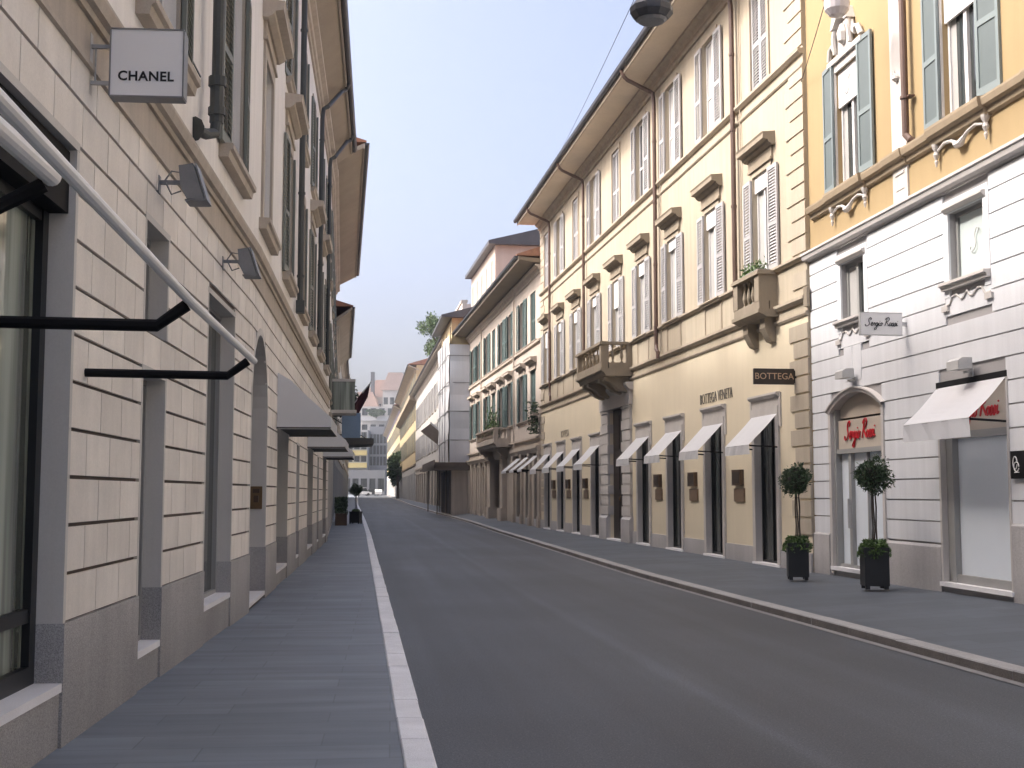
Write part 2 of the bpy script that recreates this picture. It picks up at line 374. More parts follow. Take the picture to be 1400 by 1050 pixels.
class Fr:
    """a facade: starts at A on the ground, runs along u; sg = which side is the street"""
    def __init__(self, A, B, sg):
        self.A = Vector((A[0], A[1], 0)); self.B = Vector((B[0], B[1], 0)); d = self.B - self.A
        self.L = d.length; self.u = d.normalized(); self.ang = math.atan2(d.y, d.x); self.sg = sg
        self.n = Vector((-self.u.y, self.u.x, 0)) * sg
    def W(self, s, o, z): return self.A + self.u * s + self.n * o + Vector((0, 0, z))
    def root(self, name, label, cat='building', s=0):
        e = empty(name, self.W(s, 0, 0), 0, label, cat); return e
    def part(self, name, mb, m, parent, s=0, o=0, z=0):
        """a part standing in facade coordinates, child of an unrotated empty"""
        ob = link(name, mb.mesh(name, self.sg) if isinstance(mb, MB) else mb, m, parent)
        ob.location = self.W(s, o, z) - parent.location; ob.rotation_euler = (0, 0, self.ang); return ob
    def thing(self, name, label, cat, s, o, z, group=None):
        return empty(name, self.W(s, o, z), self.ang, label, cat, group)
    def sub(self, name, mb, m, parent):
        return link(name, mb.mesh(name, self.sg) if isinstance(mb, MB) else mb, m, parent)

def lineY(x0, y0, k, ya, yb): return (x0 + k * (ya - y0), ya), (x0 + k * (yb - y0), yb)
CR = Fr(*lineY(5.50, 22.9, -.146, 22.9, 52.19), 1)
WH = Fr(*lineY(5.56, 22.95, -.122, 22.95, -6.0), -1)
LA = Fr(*lineY(-2.83, 7.98, -.078, 4.0, 16.5), -1)
LB = Fr((LA.B.x, 16.5), (LA.B.x - .106 * 24.9, 41.4), -1)
B2 = Fr((LB.B.x, 41.4), (LB.B.x - .136 * 25.6, 67.0), -1)
B3 = Fr((B2.B.x, 67.0), (B2.B.x - .136 * 25, 92.0), -1)
B4 = Fr((B3.B.x, 92.0), (B3.B.x - .125 * 48, 140.0), -1)
B5 = Fr((B4.B.x, 140.0), (B4.B.x - .125 * 100, 240.0), -1)
PK = Fr((CR.B.x, CR.B.y), (CR.B.x - .152 * 25.81, 78.0), 1)
SH = Fr((PK.B.x, 78.0), (PK.B.x - .125 * 70, 148.0), 1)
YB = Fr((SH.B.x, 148.0), (SH.B.x - .12 * 62, 210.0), 1)
YC = Fr((YB.B.x, 210.0), (YB.B.x - .12 * 110, 320.0), 1)

_cache = {}
def cached(key, fn):
    if key not in _cache: _cache[key] = fn()
    return _cache[key]

# ---------------------------------------------------------------- window builder
def leaf_mesh(key, wd, h, kind, side, sg, colour=''):
    """one shutter leaf, hinge at s=0, running to s=side*wd; panel or louvre"""
    def fn():
        mb = MB(); t0, t1 = .0, .042; st = .065
        X = lambda a: side * a
        mb.box(X(0), X(st), t0, t1, 0, h); mb.box(X(wd - st), X(wd), t0, t1, 0, h)
        rails = [(0, .11), (h * .42, h * .42 + .085), (h - .08, h)]
        for a, b in rails: mb.box(X(st), X(wd - st), t0, t1, a, b)
        for (a, b) in ((rails[0][1], rails[1][0]), (rails[1][1], rails[2][0])):
            if kind == 'panel': mb.box(X(st), X(wd - st), t0 + .012, t1 - .014, a, b)
            else:
                n = max(4, int((b - a) / .062)); p = (b - a) / n
                for k in range(n):
                    z = a + k * p
                    i = len(mb.v)
                    mb.prism([(t0 + .004, z + p * .95), (t0 + .012, z + p * 1.02), (t1 - .004, z + p * .30), (t1 - .010, z + p * .2)], X(st), X(wd - st))
        me = mb.mesh('shutter', sg)
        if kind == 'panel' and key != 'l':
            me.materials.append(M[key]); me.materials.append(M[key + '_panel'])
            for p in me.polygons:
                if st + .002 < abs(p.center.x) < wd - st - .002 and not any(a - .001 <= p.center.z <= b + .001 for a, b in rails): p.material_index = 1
        return me
    return cached(('leaf', key, wd, h, kind, side, sg, colour), fn)

def window(fr, bld, s, z, w_, h, name='window', recess=.17, mats=('frame_white', 'pane'), surround=None, sill=None, hood=None,
           shutter=None, blind=0, curtain=None, transom=None, mull=True, pane_mat=None):
    fm, pm = mats; sg = fr.sg; hw = w_ / 2
    key = (name, w_, h, recess, fm, str(transom), mull, sg)
    def fn():
        mb = MB(); o0, o1 = -recess - .005, -recess + .05; t = .055
        mb.box(-hw, -hw + t, o0, o1, 0, h); mb.box(hw - t, hw, o0, o1, 0, h)
        mb.box(-hw + t, hw - t, o0, o1, 0, t); mb.box(-hw + t, hw - t, o0, o1, h - t, h)
        if mull: mb.box(-.045, .045, o0 + .002, o1 + .012, t, h - t)
        for tr in ([transom] if isinstance(transom, float) else (transom or [])):
            mb.box(-hw + t, hw - t, o0 + .004, o1 - .006, h * tr - .03, h * tr + .03)
        return mb.mesh(name, sg)
    wo_ = fr.part(name, cached(key, fn), M[fm], bld, s, 0, z)
    fr.sub('pane', cached(('pane', pm, w_, h, recess, sg), lambda: MB().box(-hw + .03, hw - .03, -recess - .03, -recess + .015, .03, h - .03).mesh('pane', sg)), M[pm], wo_)
    if surround:
        sw, pr, sm = surround
        fr.sub('surround', cached(('sur', w_, h, sw, pr, sm, sg), lambda: MB().box(-hw - sw, -hw, -.003, pr, 0, h + sw).box(hw, hw + sw, -.003, pr, 0, h + sw).box(-hw, hw, -.003, pr, h, h + sw).mesh('surround', sg)), M[sm], wo_)
    if sill:
        ex, dz, pr, sm = sill
        fr.sub('sill', cached(('sill', w_, ex, dz, pr, sm, sg), lambda: MB().prism([(-recess + .02, 0), (pr, -.015), (pr, -dz * .45), (pr - .035, -dz * .55), (pr - .05, -dz), (-.003, -dz), (-recess + .02, -.03)], -hw - ex, hw + ex).mesh('sill', sg)), M[sm], wo_)
    if hood:
        hz, ex, pr, sm = hood            # height above the window head where the frieze starts
        def hf():
            mb = MB()
            mb.box(-hw - ex * .62, hw + ex * .62, -.003, .045, h + hz, h + hz + .22)
            mb.box(-hw - ex * .62, hw + ex * .62, -.003, .07, h + hz - .05, h + hz)
            a = -hw - ex; b = hw + ex; zb = h + hz + .22
            mb.prism([(-.003, zb), (.08, zb), (pr * .55, zb + .05), (pr * .6, zb + .09), (pr, zb + .11), (pr, zb + .2), (pr + .02, zb + .24), (-.003, zb + .27)], a, b)
            return mb.mesh('hood', sg)
        fr.sub('hood', cached(('hood', w_, h, hz, ex, pr, sm, sg), hf), M[sm], wo_)
    if blind:
        fr.sub('blind', cached(('blind', w_, h, blind, recess, sg), lambda: MB().box(-hw + .01, hw - .01, -recess + .06, -recess + .1, h * (1 - blind), h - .005).mesh('blind', sg)), M['blind'], wo_)
    if curtain:
        a, b = curtain
        def cf():
            mb = MB(); N = 14; prev = None
            for k in range(N + 1):
                x = -hw + .05 + (w_ - .1) * (a + (b - a) * k / N); o = -recess + .018 + .006 * (k % 2)
                if prev: mb.quad((prev[0], prev[1], .06), (x, o, .06), (x, o, h - .06), (prev[0], prev[1], h - .06))
                prev = (x, o)
            return mb.mesh('curtain', sg)
        fr.sub('curtain', cached(('cur', w_, h, a, b, recess, sg), cf), M['curtain'], wo_)
    if shutter:
        kind, sm, state, zh = shutter[:4]
        jit = shutter[4] if len(shutter) > 4 else 0
        lw = hw
        for side in (-1, 1):
            ho = .05 if not surround else surround[1] + .012
            if state == 'open':
                me = leaf_mesh(sm if sm == 'shutter_blue' else 'l', lw, zh, kind, side, sg, sm); l_ = fr.sub('shutter', me, M[sm], wo_)
                l_.location = (side * (hw + .01), ho * sg, -.02); l_.rotation_euler = (0, 0, -side * sg * jit * rnd.uniform(.3, 1))
            else:
                me = leaf_mesh(sm if sm == 'shutter_blue' else 'l', lw - .006, zh, kind, -side, sg, sm); l_ = fr.sub('shutter', me, M[sm], wo_)
                l_.location = (side * (hw - .002), (-recess + (.075 if recess > .15 else .07)) * sg, .0)
            if kind == 'panel2':
                pass
    return wo_

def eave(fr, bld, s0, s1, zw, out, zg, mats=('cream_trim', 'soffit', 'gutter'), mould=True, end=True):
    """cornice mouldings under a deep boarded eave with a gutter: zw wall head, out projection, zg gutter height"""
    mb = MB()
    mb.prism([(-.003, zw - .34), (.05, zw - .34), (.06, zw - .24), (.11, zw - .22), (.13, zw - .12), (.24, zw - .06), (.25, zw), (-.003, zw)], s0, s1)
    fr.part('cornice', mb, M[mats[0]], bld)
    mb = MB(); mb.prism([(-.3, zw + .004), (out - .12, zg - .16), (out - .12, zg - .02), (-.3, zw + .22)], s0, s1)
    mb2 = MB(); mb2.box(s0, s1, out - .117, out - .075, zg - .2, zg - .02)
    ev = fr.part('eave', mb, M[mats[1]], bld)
    fr.sub('fascia', mb2, M[mats[0]], ev)
    g = MB(); r_ = .075; pts = []
    for k in range(9):
        a = math.pi + math.pi * k / 8; pts.append((out + r_ * math.cos(a), zg - .02 + r_ * 1.1 * math.sin(a)))
    pts += [(out + r_ + .012, zg), (out - r_ - .01, zg)]
    g.prism(pts, s0 - .02, s1 + .02)
    fr.part('gutter', g, M[mats[2]], bld)

def roof(fr, bld, s0, s1, out, zg, deep=9, slope=.36, m='roof_tile'):
    mb = MB(); z1 = zg + .03; mid = -deep / 2
    h = (out - mid) * slope
    mb.prism([(out - .02, z1), (out - .02, z1 + .06), (mid, z1 + h + .06), (-deep, z1 + .06), (-deep, z1)], s0, s1)
    return fr.part('roof', mb, M[m], bld)

def body(fr, bld, s0, s1, z0, z1, m, deep=9, back=-.45):
    mb = MB()
    mb.quad((s0, -.002, z0), (s0, -deep, z0), (s0, -deep, z1), (s0, -.002, z1)); mb.quad((s1, -.002, z0), (s1, -.002, z1), (s1, -deep, z1), (s1, -deep, z0))
    mb.quad((s0, -deep, z0), (s1, -deep, z0), (s1, -deep, z1), (s0, -deep, z1))
    return fr.part('side_wall', mb, m, bld)

def downpipe(fr, bld, s, z0, zw, out, zg, m, r_=.05, kick=0, feed=True, ds=.5):
    o = .11
    pts = []
    if feed: pts += [(s + ds, out - .02, zg - .1), (s + ds, out - .1, zg - .28), (s + ds * .9, out - .2, zg - .36), (s + .06, o + .14, zw - .36), (s, o + .03, zw - .44)]
    else: pts += [(s, o, zw)]
    pts += [(s, o, zw - .7), (s, o, z0 + .2), (s, o, z0)]
    if kick: pts += [(s - kick * .35, o + .02, z0 - .12), (s - kick, o + .02, z0 - .2), (s - kick * 1.05, o + .02, z0 - .38)]
    mb = MB(); mb.tube(pts, r_, 8)
    z = z0 + .5
    while z < zw - .8: mb.tube([(s, o, z - .025), (s, o, z + .025)], r_ + .015, 8); z += 1.7
    return fr.part('downpipe', mb, M[m], bld)

# ---------------------------------------------------------------- the ground
def interp(P, y):
    if y <= P[0][0]: return P[0][1] + (P[0][0] - y) * (P[0][1] - P[1][1]) / (P[1][0] - P[0][0])
    for (a, b), (c, d) in zip(P, P[1:]):
        if y <= c: return b + (d - b) * (y - a) / (c - a)
    return P[-1][1]
RK = [(0, 5.78), (11, 4.26), (23.6, 2.47), (45.8, .0), (65.4, -2.26), (97.5, -6.55), (128, -10.4), (360, -37.0)]
LK = [(0, .46), (7.3, -.43), (19.9, -1.97), (48.2, -5.43), (70, -8.2), (134, -16.5), (259, -32.0), (360, -44.0)]
RBASE = [(-6, WH.B.x), (22.95, 5.56), (52.19, CR.B.x), (78, PK.B.x), (148, SH.B.x), (320, YC.B.x), (360, YC.B.x - 4.8)]
LBASE = [(-12, LA.A.x + .078 * 16), (4, LA.A.x), (16.5, LA.B.x), (41.4, LB.B.x), (67, B2.B.x), (92, B3.B.x), (140, B4.B.x), (240, B5.B.x), (360, B5.B.x - 15)]
def gz(y): return .004 * max(0, y - 50)
def rise(y):                                   # the right pavement tilts up to the shop fronts
    P = [(-6, .26), (16, .25), (23, .17), (52, .17), (66, .28), (78, .36), (110, .3), (360, .2)]
    return interp(P, y) if y > -6 else .26
YS = [-14 + 2.0 * k for k in range(58)] + [104 + 8 * k for k in range(33)]
def smooth(P): return lambda y: (interp(P, y - 2) + 2 * interp(P, y) + interp(P, y + 2)) / 4
rk, lk = smooth(RK), smooth(LK)
def strip(name, fa, fb, za, zb, m, ys=YS, n=1):
    mb = MB(); i = 0
    for y in ys:
        for k in range(n + 1):
            t = k / n; mb.v.append((fa(y) * (1 - t) + fb(y) * t, y, za(y) * (1 - t) + zb(y) * t))
    for a in range(len(ys) - 1):
        for k in range(n):
            p = a * (n + 1) + k; mb.f.append((p, p + 1, p + n + 2, p + n + 1))
    return tag(link(name, mb.mesh(name), m), kind='structure')
mb = MB(); mb.quad((-3000, -3000, -.35), (3000, -3000, -.35), (3000, 3000, -.35), (-3000, 3000, -.35))
tag(link('ground', mb.mesh('ground'), M['earth']), kind='structure')
LW = .19
rd = strip('road', lambda y: lk(y) - .05, lambda y: rk(y) + .05, gz, gz, M['asphalt'], n=6)
uv = rd.data.uv_layers.new(name='across')
for lp in rd.data.loops: uv.data[lp.index].uv = ((lp.vertex_index % 7) / 6, rd.data.vertices[lp.vertex_index].co.y * .1)
def road_wear(m):
    n = m.node_tree.nodes; l = m.node_tree.links; b = n['Principled BSDF']; src = b.inputs['Base Color'].links[0].from_socket
    tc = n.new('ShaderNodeTexCoord'); sx = n.new('ShaderNodeSeparateXYZ'); l.new(tc.outputs['UV'], sx.inputs[0])
    nz = n.new('ShaderNodeTexNoise'); nz.inputs['Scale'].default_value = .5; nz.inputs['Detail'].default_value = 4; l.new(tc.outputs['Object'], nz.inputs[0])
    wob = n.new('ShaderNodeMath'); wob.operation = 'MULTIPLY_ADD'; wob.inputs[1].default_value = .03; l.new(nz.outputs[0], wob.inputs[0]); l.new(sx.outputs['X'], wob.inputs[2])
    rp = n.new('ShaderNodeValToRGB'); cr = rp.color_ramp; cr.interpolation = 'EASE'
    st = [(0, .80), (.03, 1.05), (.10, 1.0), (.20, 1.10), (.32, .95), (.435, 1.0), (.462, 1.30), (.49, 1.02), (.60, .93), (.74, 1.10), (.86, .97), (.97, 1.04), (1, .82)]
    cr.elements[0].position, cr.elements[1].position = st[0][0], st[-1][0]
    for e, v in ((cr.elements[0], st[0][1]), (cr.elements[1], st[-1][1])): e.color = (v / 2, v / 2, v / 2, 1)
    for p, v in st[1:-1]: e = cr.elements.new(p); e.color = (v / 2, v / 2, v / 2, 1)
    l.new(wob.outputs[0], rp.inputs[0])
    dbl = n.new('ShaderNodeVectorMath'); dbl.operation = 'SCALE'; dbl.inputs['Scale'].default_value = 2; l.new(rp.outputs[0], dbl.inputs[0])
    mx = n.new('ShaderNodeVectorMath'); mx.operation = 'MULTIPLY'; l.new(src, mx.inputs[0]); l.new(dbl.outputs[0], mx.inputs[1])
    g = n.new('ShaderNodeTexNoise'); g.inputs['Scale'].default_value = 95; g.inputs['Detail'].default_value = 2; l.new(tc.outputs['Object'], g.inputs[0])
    gm = n.new('ShaderNodeMapRange'); gm.inputs['From Min'].default_value = .36; gm.inputs['From Max'].default_value = .66; gm.inputs['To Min'].default_value = .62; gm.inputs['To Max'].default_value = 1.5; l.new(g.outputs[0], gm.inputs['Value'])
    m2 = n.new('ShaderNodeVectorMath'); m2.operation = 'SCALE'; l.new(mx.outputs[0], m2.inputs[0]); l.new(gm.outputs[0], m2.inputs['Scale'])
    v = n.new('ShaderNodeTexVoronoi'); v.inputs['Scale'].default_value = 30; l.new(tc.outputs['Object'], v.inputs['Vector'])
    sp = n.new('ShaderNodeMapRange'); sp.inputs['From Min'].default_value = .16; sp.inputs['From Max'].default_value = .10; sp.inputs['To Min'].default_value = 0; sp.inputs['To Max'].default_value = .09; l.new(v.outputs['Distance'], sp.inputs['Value'])
    ad = n.new('ShaderNodeVectorMath'); ad.operation = 'ADD'; l.new(m2.outputs[0], ad.inputs[0]); l.new(sp.outputs[0], ad.inputs[1])
    l.new(ad.outputs[0], b.inputs['Base Color'])
road_wear(M['asphalt'])
strip('pavement_left', lambda y: interp(LBASE, y) - .6, lambda y: lk(y) - LW, lambda y: gz(y) + .03, lambda y: gz(y) + .03, M['slab_left'], n=2)
strip('pavement_right', lambda y: rk(y) + .22, lambda y: interp(RBASE, y) + .7, lambda y: gz(y) + .085, lambda y: gz(y) + rise(y), M['slab_right'], n=2)
def kerb(name, f0, f1, z0, z1, m, length, ya, yb, gap=.008):
    mb = MB(); y = ya
    while y < yb:
        L = length * rnd.uniform(.85, 1.15) * (1 if y < 60 else 3); a, b = y + gap / 2, y + L - gap / 2; dz = rnd.uniform(-.003, .003); dx = rnd.uniform(-.004, .004)
        c = .012; i = len(mb.v)
        for yy in (a, b):
            x0, x1 = f0(yy) + dx, f1(yy) + dx; g = gz(yy) + dz
            lo, hi = min(x0, x1), max(x0, x1)
            mb.v += [(lo, yy, g + z0), (lo, yy, g + z1 - c), (lo + c, yy, g + z1), (hi - c, yy, g + z1), (hi, yy, g + z1 - c), (hi, yy, g + z0)]
        n = 6
        mb.f.append(tuple(range(i, i + n))); mb.f.append(tuple(range(i + 2 * n - 1, i + n - 1, -1)))
        for k in range(n): mb.f.append((i + k, i + (k + 1) % n, i + n + (k + 1) % n, i + n + k))
        y += L
    me = mb.mesh(name); me.materials.append(m); me.materials.append(M['kerb_shade_dirt'])
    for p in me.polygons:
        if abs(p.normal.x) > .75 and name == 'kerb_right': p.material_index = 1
    return tag(link(name, me, m), kind='structure')
kerb('kerb_left', lambda y: lk(y), lambda y: lk(y) - LW, -.1, .036, M['kerb_pale'], .85, -6, 300)
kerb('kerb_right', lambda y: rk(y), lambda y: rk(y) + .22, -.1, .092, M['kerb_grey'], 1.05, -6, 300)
strip('gutter_stone_right', lambda y: rk(y) - .115, lambda y: rk(y) - .005, lambda y: gz(y) + .006, lambda y: gz(y) + .006, M['gutter_stone'])

# ================================================================ LEFT: the ashlar palazzo beside the camera
b1 = LA.root('stone_palazzo', 'long pinkish ashlar palazzo with granite base running along the left pavement')
ZT = 12.35
la_ops = [(-8.2, -2.4, .42, 3.8, .17), (-.9, 3.85, .42, 3.8, .17), (5.95, 6.85, .34, 2.58, .165), (5.95, 6.85, 2.93, 3.82, .165), (9.03, 10.93, .42, 3.72, .17),
          (-12, -9.6, .1, 3.8, .3)]
lb_ops = [(.1, 2.42, .13, 3.86, .55, 1.16), (4.4, 6.85, .30, 3.50, .3), (9.3, 10.2, .30, 2.6, .2), (13.3, 15.6, .30, 3.5, .3), (17.9, 18.8, .3, 2.6, .2), (21.3, 23.5, .3, 3.5, .3)]
WA = [-9.6, -5.6, -1.6, 2.4, 6.45, 10.6]
WB = [1.85, 6.1, 10.2, 14.2, 18.2, 22.2]
w1, w2 = (1.2, 2.45), (1.15, 2.2)
Z1, Z2 = 5.5, 9.05
up = lambda cs: [(c - .6, c + .6, Z1, Z1 + 2.45, .2) for c in cs] + [(c - .575, c + .575, Z2, Z2 + 2.2, .2) for c in cs]
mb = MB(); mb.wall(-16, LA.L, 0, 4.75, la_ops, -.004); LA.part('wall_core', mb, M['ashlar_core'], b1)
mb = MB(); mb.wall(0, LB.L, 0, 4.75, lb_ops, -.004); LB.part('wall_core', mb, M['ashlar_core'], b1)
mb = MB(); mb.wall(-16, LA.L, 4.75, ZT, up(WA)); LA.part('upper_wall', mb, M['pale_stucco'], b1)
mb = MB(); mb.wall(0, LB.L, 4.75, ZT, up(WB)); LB.part('upper_wall', mb, M['pale_stucco'], b1)
rows = [.79 + .304 * k for k in range(11)] + [4.135, 4.43]
def archcut(ops):        # the arch as stepped cuts for the courses
    out = []
    for q in ops:
        if len(q) > 5:
            mid = (q[0] + q[1]) / 2; hw = (q[1] - q[0]) / 2; sp = q[3] - q[5]
            out.append((q[0], q[1], q[2], sp))
            for za, zb in zip(rows, rows[1:]):
                if zb > sp and za < q[3] - .02:
                    t = max(0, min(1, (za + .06 - sp) / q[5])); x = hw * math.sqrt(max(0, 1 - t * t))
                    out.append((mid - x, mid + x, max(za, sp) + .03, zb - .03))
        else: out.append(q)
    return out
mb = MB(); mb.courses(-16, LA.L - .01, rows, la_ops, blk=.66, jit=.03); LA.part('ashlar_blocks', mb, M['ashlar'], b1)
mb = MB(); mb.courses(.01, LB.L, rows, archcut(lb_ops), blk=.66, jit=.03); LB.part('ashlar_blocks', mb, M['ashlar'], b1)
for fr, s0, s1 in ((LA, -16, LA.L), (LB, 0, LB.L)):
    mb = MB(); mb.box(s0, s1, -.002, .02, 4.445, 4.735)
    mb.prism([(-.002, 4.735), (.05, 4.735), (.06, 4.775), (.1, 4.79), (.12, 4.87), (.12, 4.90), (.03, 4.935), (-.002, 4.935)], s0, s1)
    mb.prism([(.019, 4.40), (.05, 4.405), (.05, 4.44), (.02, 4.455)], s0, s1)
    fr.part('string_course', mb, M['buff_stone'], b1)
# granite base and smooth jamb stones around every ground floor opening
def granite(fr, bld, s0, s1, ops, top=.79, o1=.035, m='granite', dep=None):
    cur = s0; P = lambda mb: fr.part('granite_base', mb, M[m], bld)
    for q in sorted(q for q in ops if q[2] < top):
        if q[0] > cur: P(MB().box(cur, q[0] + .004, -(dep or q[4]) + .004, o1, -.02, top))
        if q[2] > .2: P(MB().box(q[0] + .004, q[1] - .004, -.05, o1 - .02, -.02, q[2] - .05))
        cur = q[1] - .004
    if s1 > cur: P(MB().box(cur, s1, -.25, o1, -.02, top))
granite(LA, b1, -16, LA.L, la_ops); granite(LB, b1, 0.0, LB.L, lb_ops)
def jambs(fr, bld, ops, m, dep=.01, w_=.05, z0=.79, lintel=True):
    for q in ops:
        mb = MB()
        if len(q) > 5: top = q[3] - q[5]
        else: top = q[3]
        zb = max(q[2], z0)
        mb.box(q[0] - w_, q[0] + .006, -q[4] + .003, .024, zb, top); mb.box(q[1] - .006, q[1] + w_, -q[4] + .003, .024, zb, top)
        if len(q) == 5 and lintel: mb.box(q[0] - w_, q[1] + w_, -q[4] + .003, .026, top - .006, top + .05)
        fr.part('door_jambs', mb, M[m], bld)
jambs(LA, b1, la_ops, 'jamb_stone'); jambs(LB, b1, lb_ops, 'jamb_stone')
def slabs(fr, bld, ops, m='sill_marble', ex=.0, pr=.05):
    for q in ops: fr.part('doorsill', MB().box(q[0] + .006 - ex, q[1] - .006 + ex, -q[4] - .02, pr, q[2] - .048, q[2] + .006), M[m], bld)
slabs(LA, b1, [q for q in la_ops if q[2] < .6], pr=.03); slabs(LB, b1, lb_ops, pr=.03)
# arch soffit ring and passage
arch = lb_ops[0]
mb = MB(); hw = (arch[1] - arch[0]) / 2; mid = (arch[0] + arch[1]) / 2; sp = arch[3] - arch[5]; N = 20
for k in range(N):
    a, b = math.pi * k / N, math.pi * (k + 1) / N
    P = lambda r_, t, o: (mid + r_ * math.cos(t), o, sp + r_ * math.sin(t))
    r0, r1 = hw - .008, hw + .09
    mb.quad(P(r0, a, .026), P(r1, a, .026), P(r1, b, .026), P(r0, b, .026)); mb.quad(P(r0, a, .026), P(r0, b, .026), P(r0, b, -.54), P(r0, a, -.54)); mb.quad(P(r1, a, .026), P(r1, a, -.01), P(r1, b, -.01), P(r1, b, .026))
LB.part('arch_ring', mb, M['jamb_stone'], b1)
mb = MB(); mb.box(arch[0], arch[1], -.62, -.54, .1, arch[3]); dr = LB.part('gate', mb, M['door_wood'], b1)
def shopwin(fr, bld, q, fm='frame_black', pm='pane_shop', bar=.06, vs=(), hs=(), o=None, name='shop_window'):
    a, b, c, d, dp = q[:5]; e = -dp if o is None else o
    mb = MB(); mb.box(a, a + bar, e - .06, e + .03, c, d); mb.box(b - bar, b, e - .06, e + .03, c, d)
    mb.box(a + bar, b - bar, e - .06, e + .03, c, c + bar); mb.box(a + bar, b - bar, e - .06, e + .03, d - bar, d)
    for t in vs: mb.box(a + (b - a) * t - bar * .4, a + (b - a) * t + bar * .4, e - .05, e + .025, c + bar, d - bar)
    for t in hs: mb.box(a + bar, b - bar, e - .05, e + .02, t - bar * .35, t + bar * .35)
    f = fr.part(name, mb, M[fm], bld)
    fr.sub('pane', MB().box(a + .01, b - .01, e - .055, e - .02, c + .01, d - .01), M[pm], f)
    return f
shopwin(LA, b1, la_ops[1], pm='pane_green', bar=.12, vs=(.33, .66), hs=(.85, 3.35))
shopwin(LA, b1, la_ops[0], pm='pane_green', bar=.12, vs=(.5,), hs=(.85,))
for q in la_ops[2:5] : shopwin(LA, b1, q, fm='frame_grey', pm='pane_shop', bar=.05, vs=(.5,) if q[1] - q[0] > 1.5 else ())
for q in lb_ops[1:]: shopwin(LB, b1, q, fm='frame_grey', pm='pane_shop', bar=.05, vs=(.5,) if q[1] - q[0] > 1.5 else ())
for fr, cs in ((LA, WA), (LB, WB)):
    for k, c in enumerate(cs):
        sh = ('louvre', 'shutter_dark', 'open', 2.43, .10)
        if fr is LB and k == 0: sh = None
        window(fr, b1, c, Z1, 1.2, 2.45, surround=(.20, .035, 'buff_stone'), sill=(.42, .17, .16, 'buff_stone'), shutter=sh,
               hood=(.25, .42, .30, 'buff_stone') if (fr is LB and k in (0, 1, 3, 4)) else None, transom=[.36, .68], mats=('frame_white', 'pane'))
        window(fr, b1, c, Z2, 1.15, 2.2, surround=(.16, .03, 'buff_stone'), sill=(.34, .14, .13, 'buff_stone'), shutter=('louvre', 'shutter_dark', 'open', 2.18, .12), transom=.4)
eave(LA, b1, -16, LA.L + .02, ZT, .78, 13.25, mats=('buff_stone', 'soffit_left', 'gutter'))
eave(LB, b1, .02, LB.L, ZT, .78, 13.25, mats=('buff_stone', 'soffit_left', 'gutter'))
roof(LA, b1, -16, LA.L, .78, 13.25, slope=.30); roof(LB, b1, 0, LB.L + .1, .78, 13.25, slope=.30)
body(LA, b1, -16, LA.L, 0, 13.2, M['pale_stucco']); body(LB, b1, .2, LB.L, 0, 13.2, M['pale_stucco'])
# a roof stack whose shadow falls on the cream facade opposite
for fr, s, h, hw_ in ((LB, 16.6, 2.15, 1.6), (LB, 11.7, 1.35, .35), (LB, 21.5, 1.5, .6), (LB, 4.2, .9, .5)):
    mb = MB(); zb = 13.5; mb.box(s - hw_, s + hw_, -1.6, -.7, zb, zb + h + .3); mb.box(s - hw_ - .08, s + hw_ + .08, -1.68, -.62, zb + h + .3, zb + h + .4)
    fr.part('chimney', mb, M['pale_stucco'], b1)
mb = MB(); s = 8.42
mb.tube([(s, .16, ZT - .3), (s, .16, 5.8)], .058, 10)
for z in (10.6, 8.6, 6.7): mb.tube([(s, .16, z - .03), (s, .16, z + .03)], .068, 10)
mb.tube([(s, .16, 5.80), (s, .16, 5.36)], .072, 10); mb.tube([(s, .16, 5.74), (s, .16, 5.84)], .09, 10); mb.tube([(s, .16, 5.44), (s, .16, 5.52)], .088, 10)
mb.tube([(s, .16, 5.40), (s - .05, .15, 5.24), (s - .22, .09, 5.18), (s - .40, .03, 5.17)], .056, 10); mb.tube([(s - .39, .035, 5.17), (s - .44, .012, 5.165)], [.055, .125], 10)
mb.box(s - .62, s - .1, .0, .012, 5.80, 5.815)
LA.part('downpipe', mb, M['iron_pipe'], b1)
for s in (8.3, 16.3, 21.4): downpipe(LB, b1, s, 5.45, ZT, .78, 13.25, 'iron_pipe', .06, feed=s > 9, ds=1.6)
mb = MB(); mb.box(8.2, 8.4, .03, .2, 5.2, 5.45); LB.part('pipe_shoe', mb, M['iron_pipe'], b1)

# the two open awning frames of the near shop window
def arm_pts(s, tip, zt, kick=.13): return [(s, -.12, zt + .05), (s, -.12, zt - .08), (s, -.08, zt - .085), (s, tip - kick, zt - .10), (s + .02, tip, zt)]
aw = LA.thing('awning', 'retracted awning with a long white front rail on two black arms', 'awning', 4.2, 0, 2.4)
def rel(pts, s, z): return [(p[0] - s, p[1], p[2] - z) for p in pts]
LA.sub('front_rail', MB().tube(rel([(4.40, 1.10, 2.50), (1.7, 1.15, 2.49), (-1.6, 1.21, 2.545)], 4.2, 2.4), .022, 12), M['awning_rail'], aw)
for s, tip in ((4.2, 1.08), (1.62, 1.14)): LA.sub('arm', MB().tube(rel(arm_pts(s, tip, 2.48 if s > 2 else 2.47), 4.2, 2.4), .029, 8), M['black_metal'], aw)
LA.sub('cassette', MB().box(-4.9, -.36, -.15, -.02, .98, 1.38), M['black_metal'], aw)
aw = LA.thing('awning', 'thick rounded end of an awning tube on a black arm at the upper left edge', 'awning', .1, 0, 2.6)
LA.sub('front_rail', MB().tube(rel([(.22, .93, 2.70), (.19, .93, 2.70), (-3.4, 1.0, 2.66)], .1, 2.6), [.018, .034, .034], 14), M['awning_rail'], aw)
LA.sub('arm', MB().tube(rel([(.12, -.2, 2.52), (.12, .75, 2.56), (.14, .92, 2.66)], .1, 2.6), .028, 8), M['black_metal'], aw)

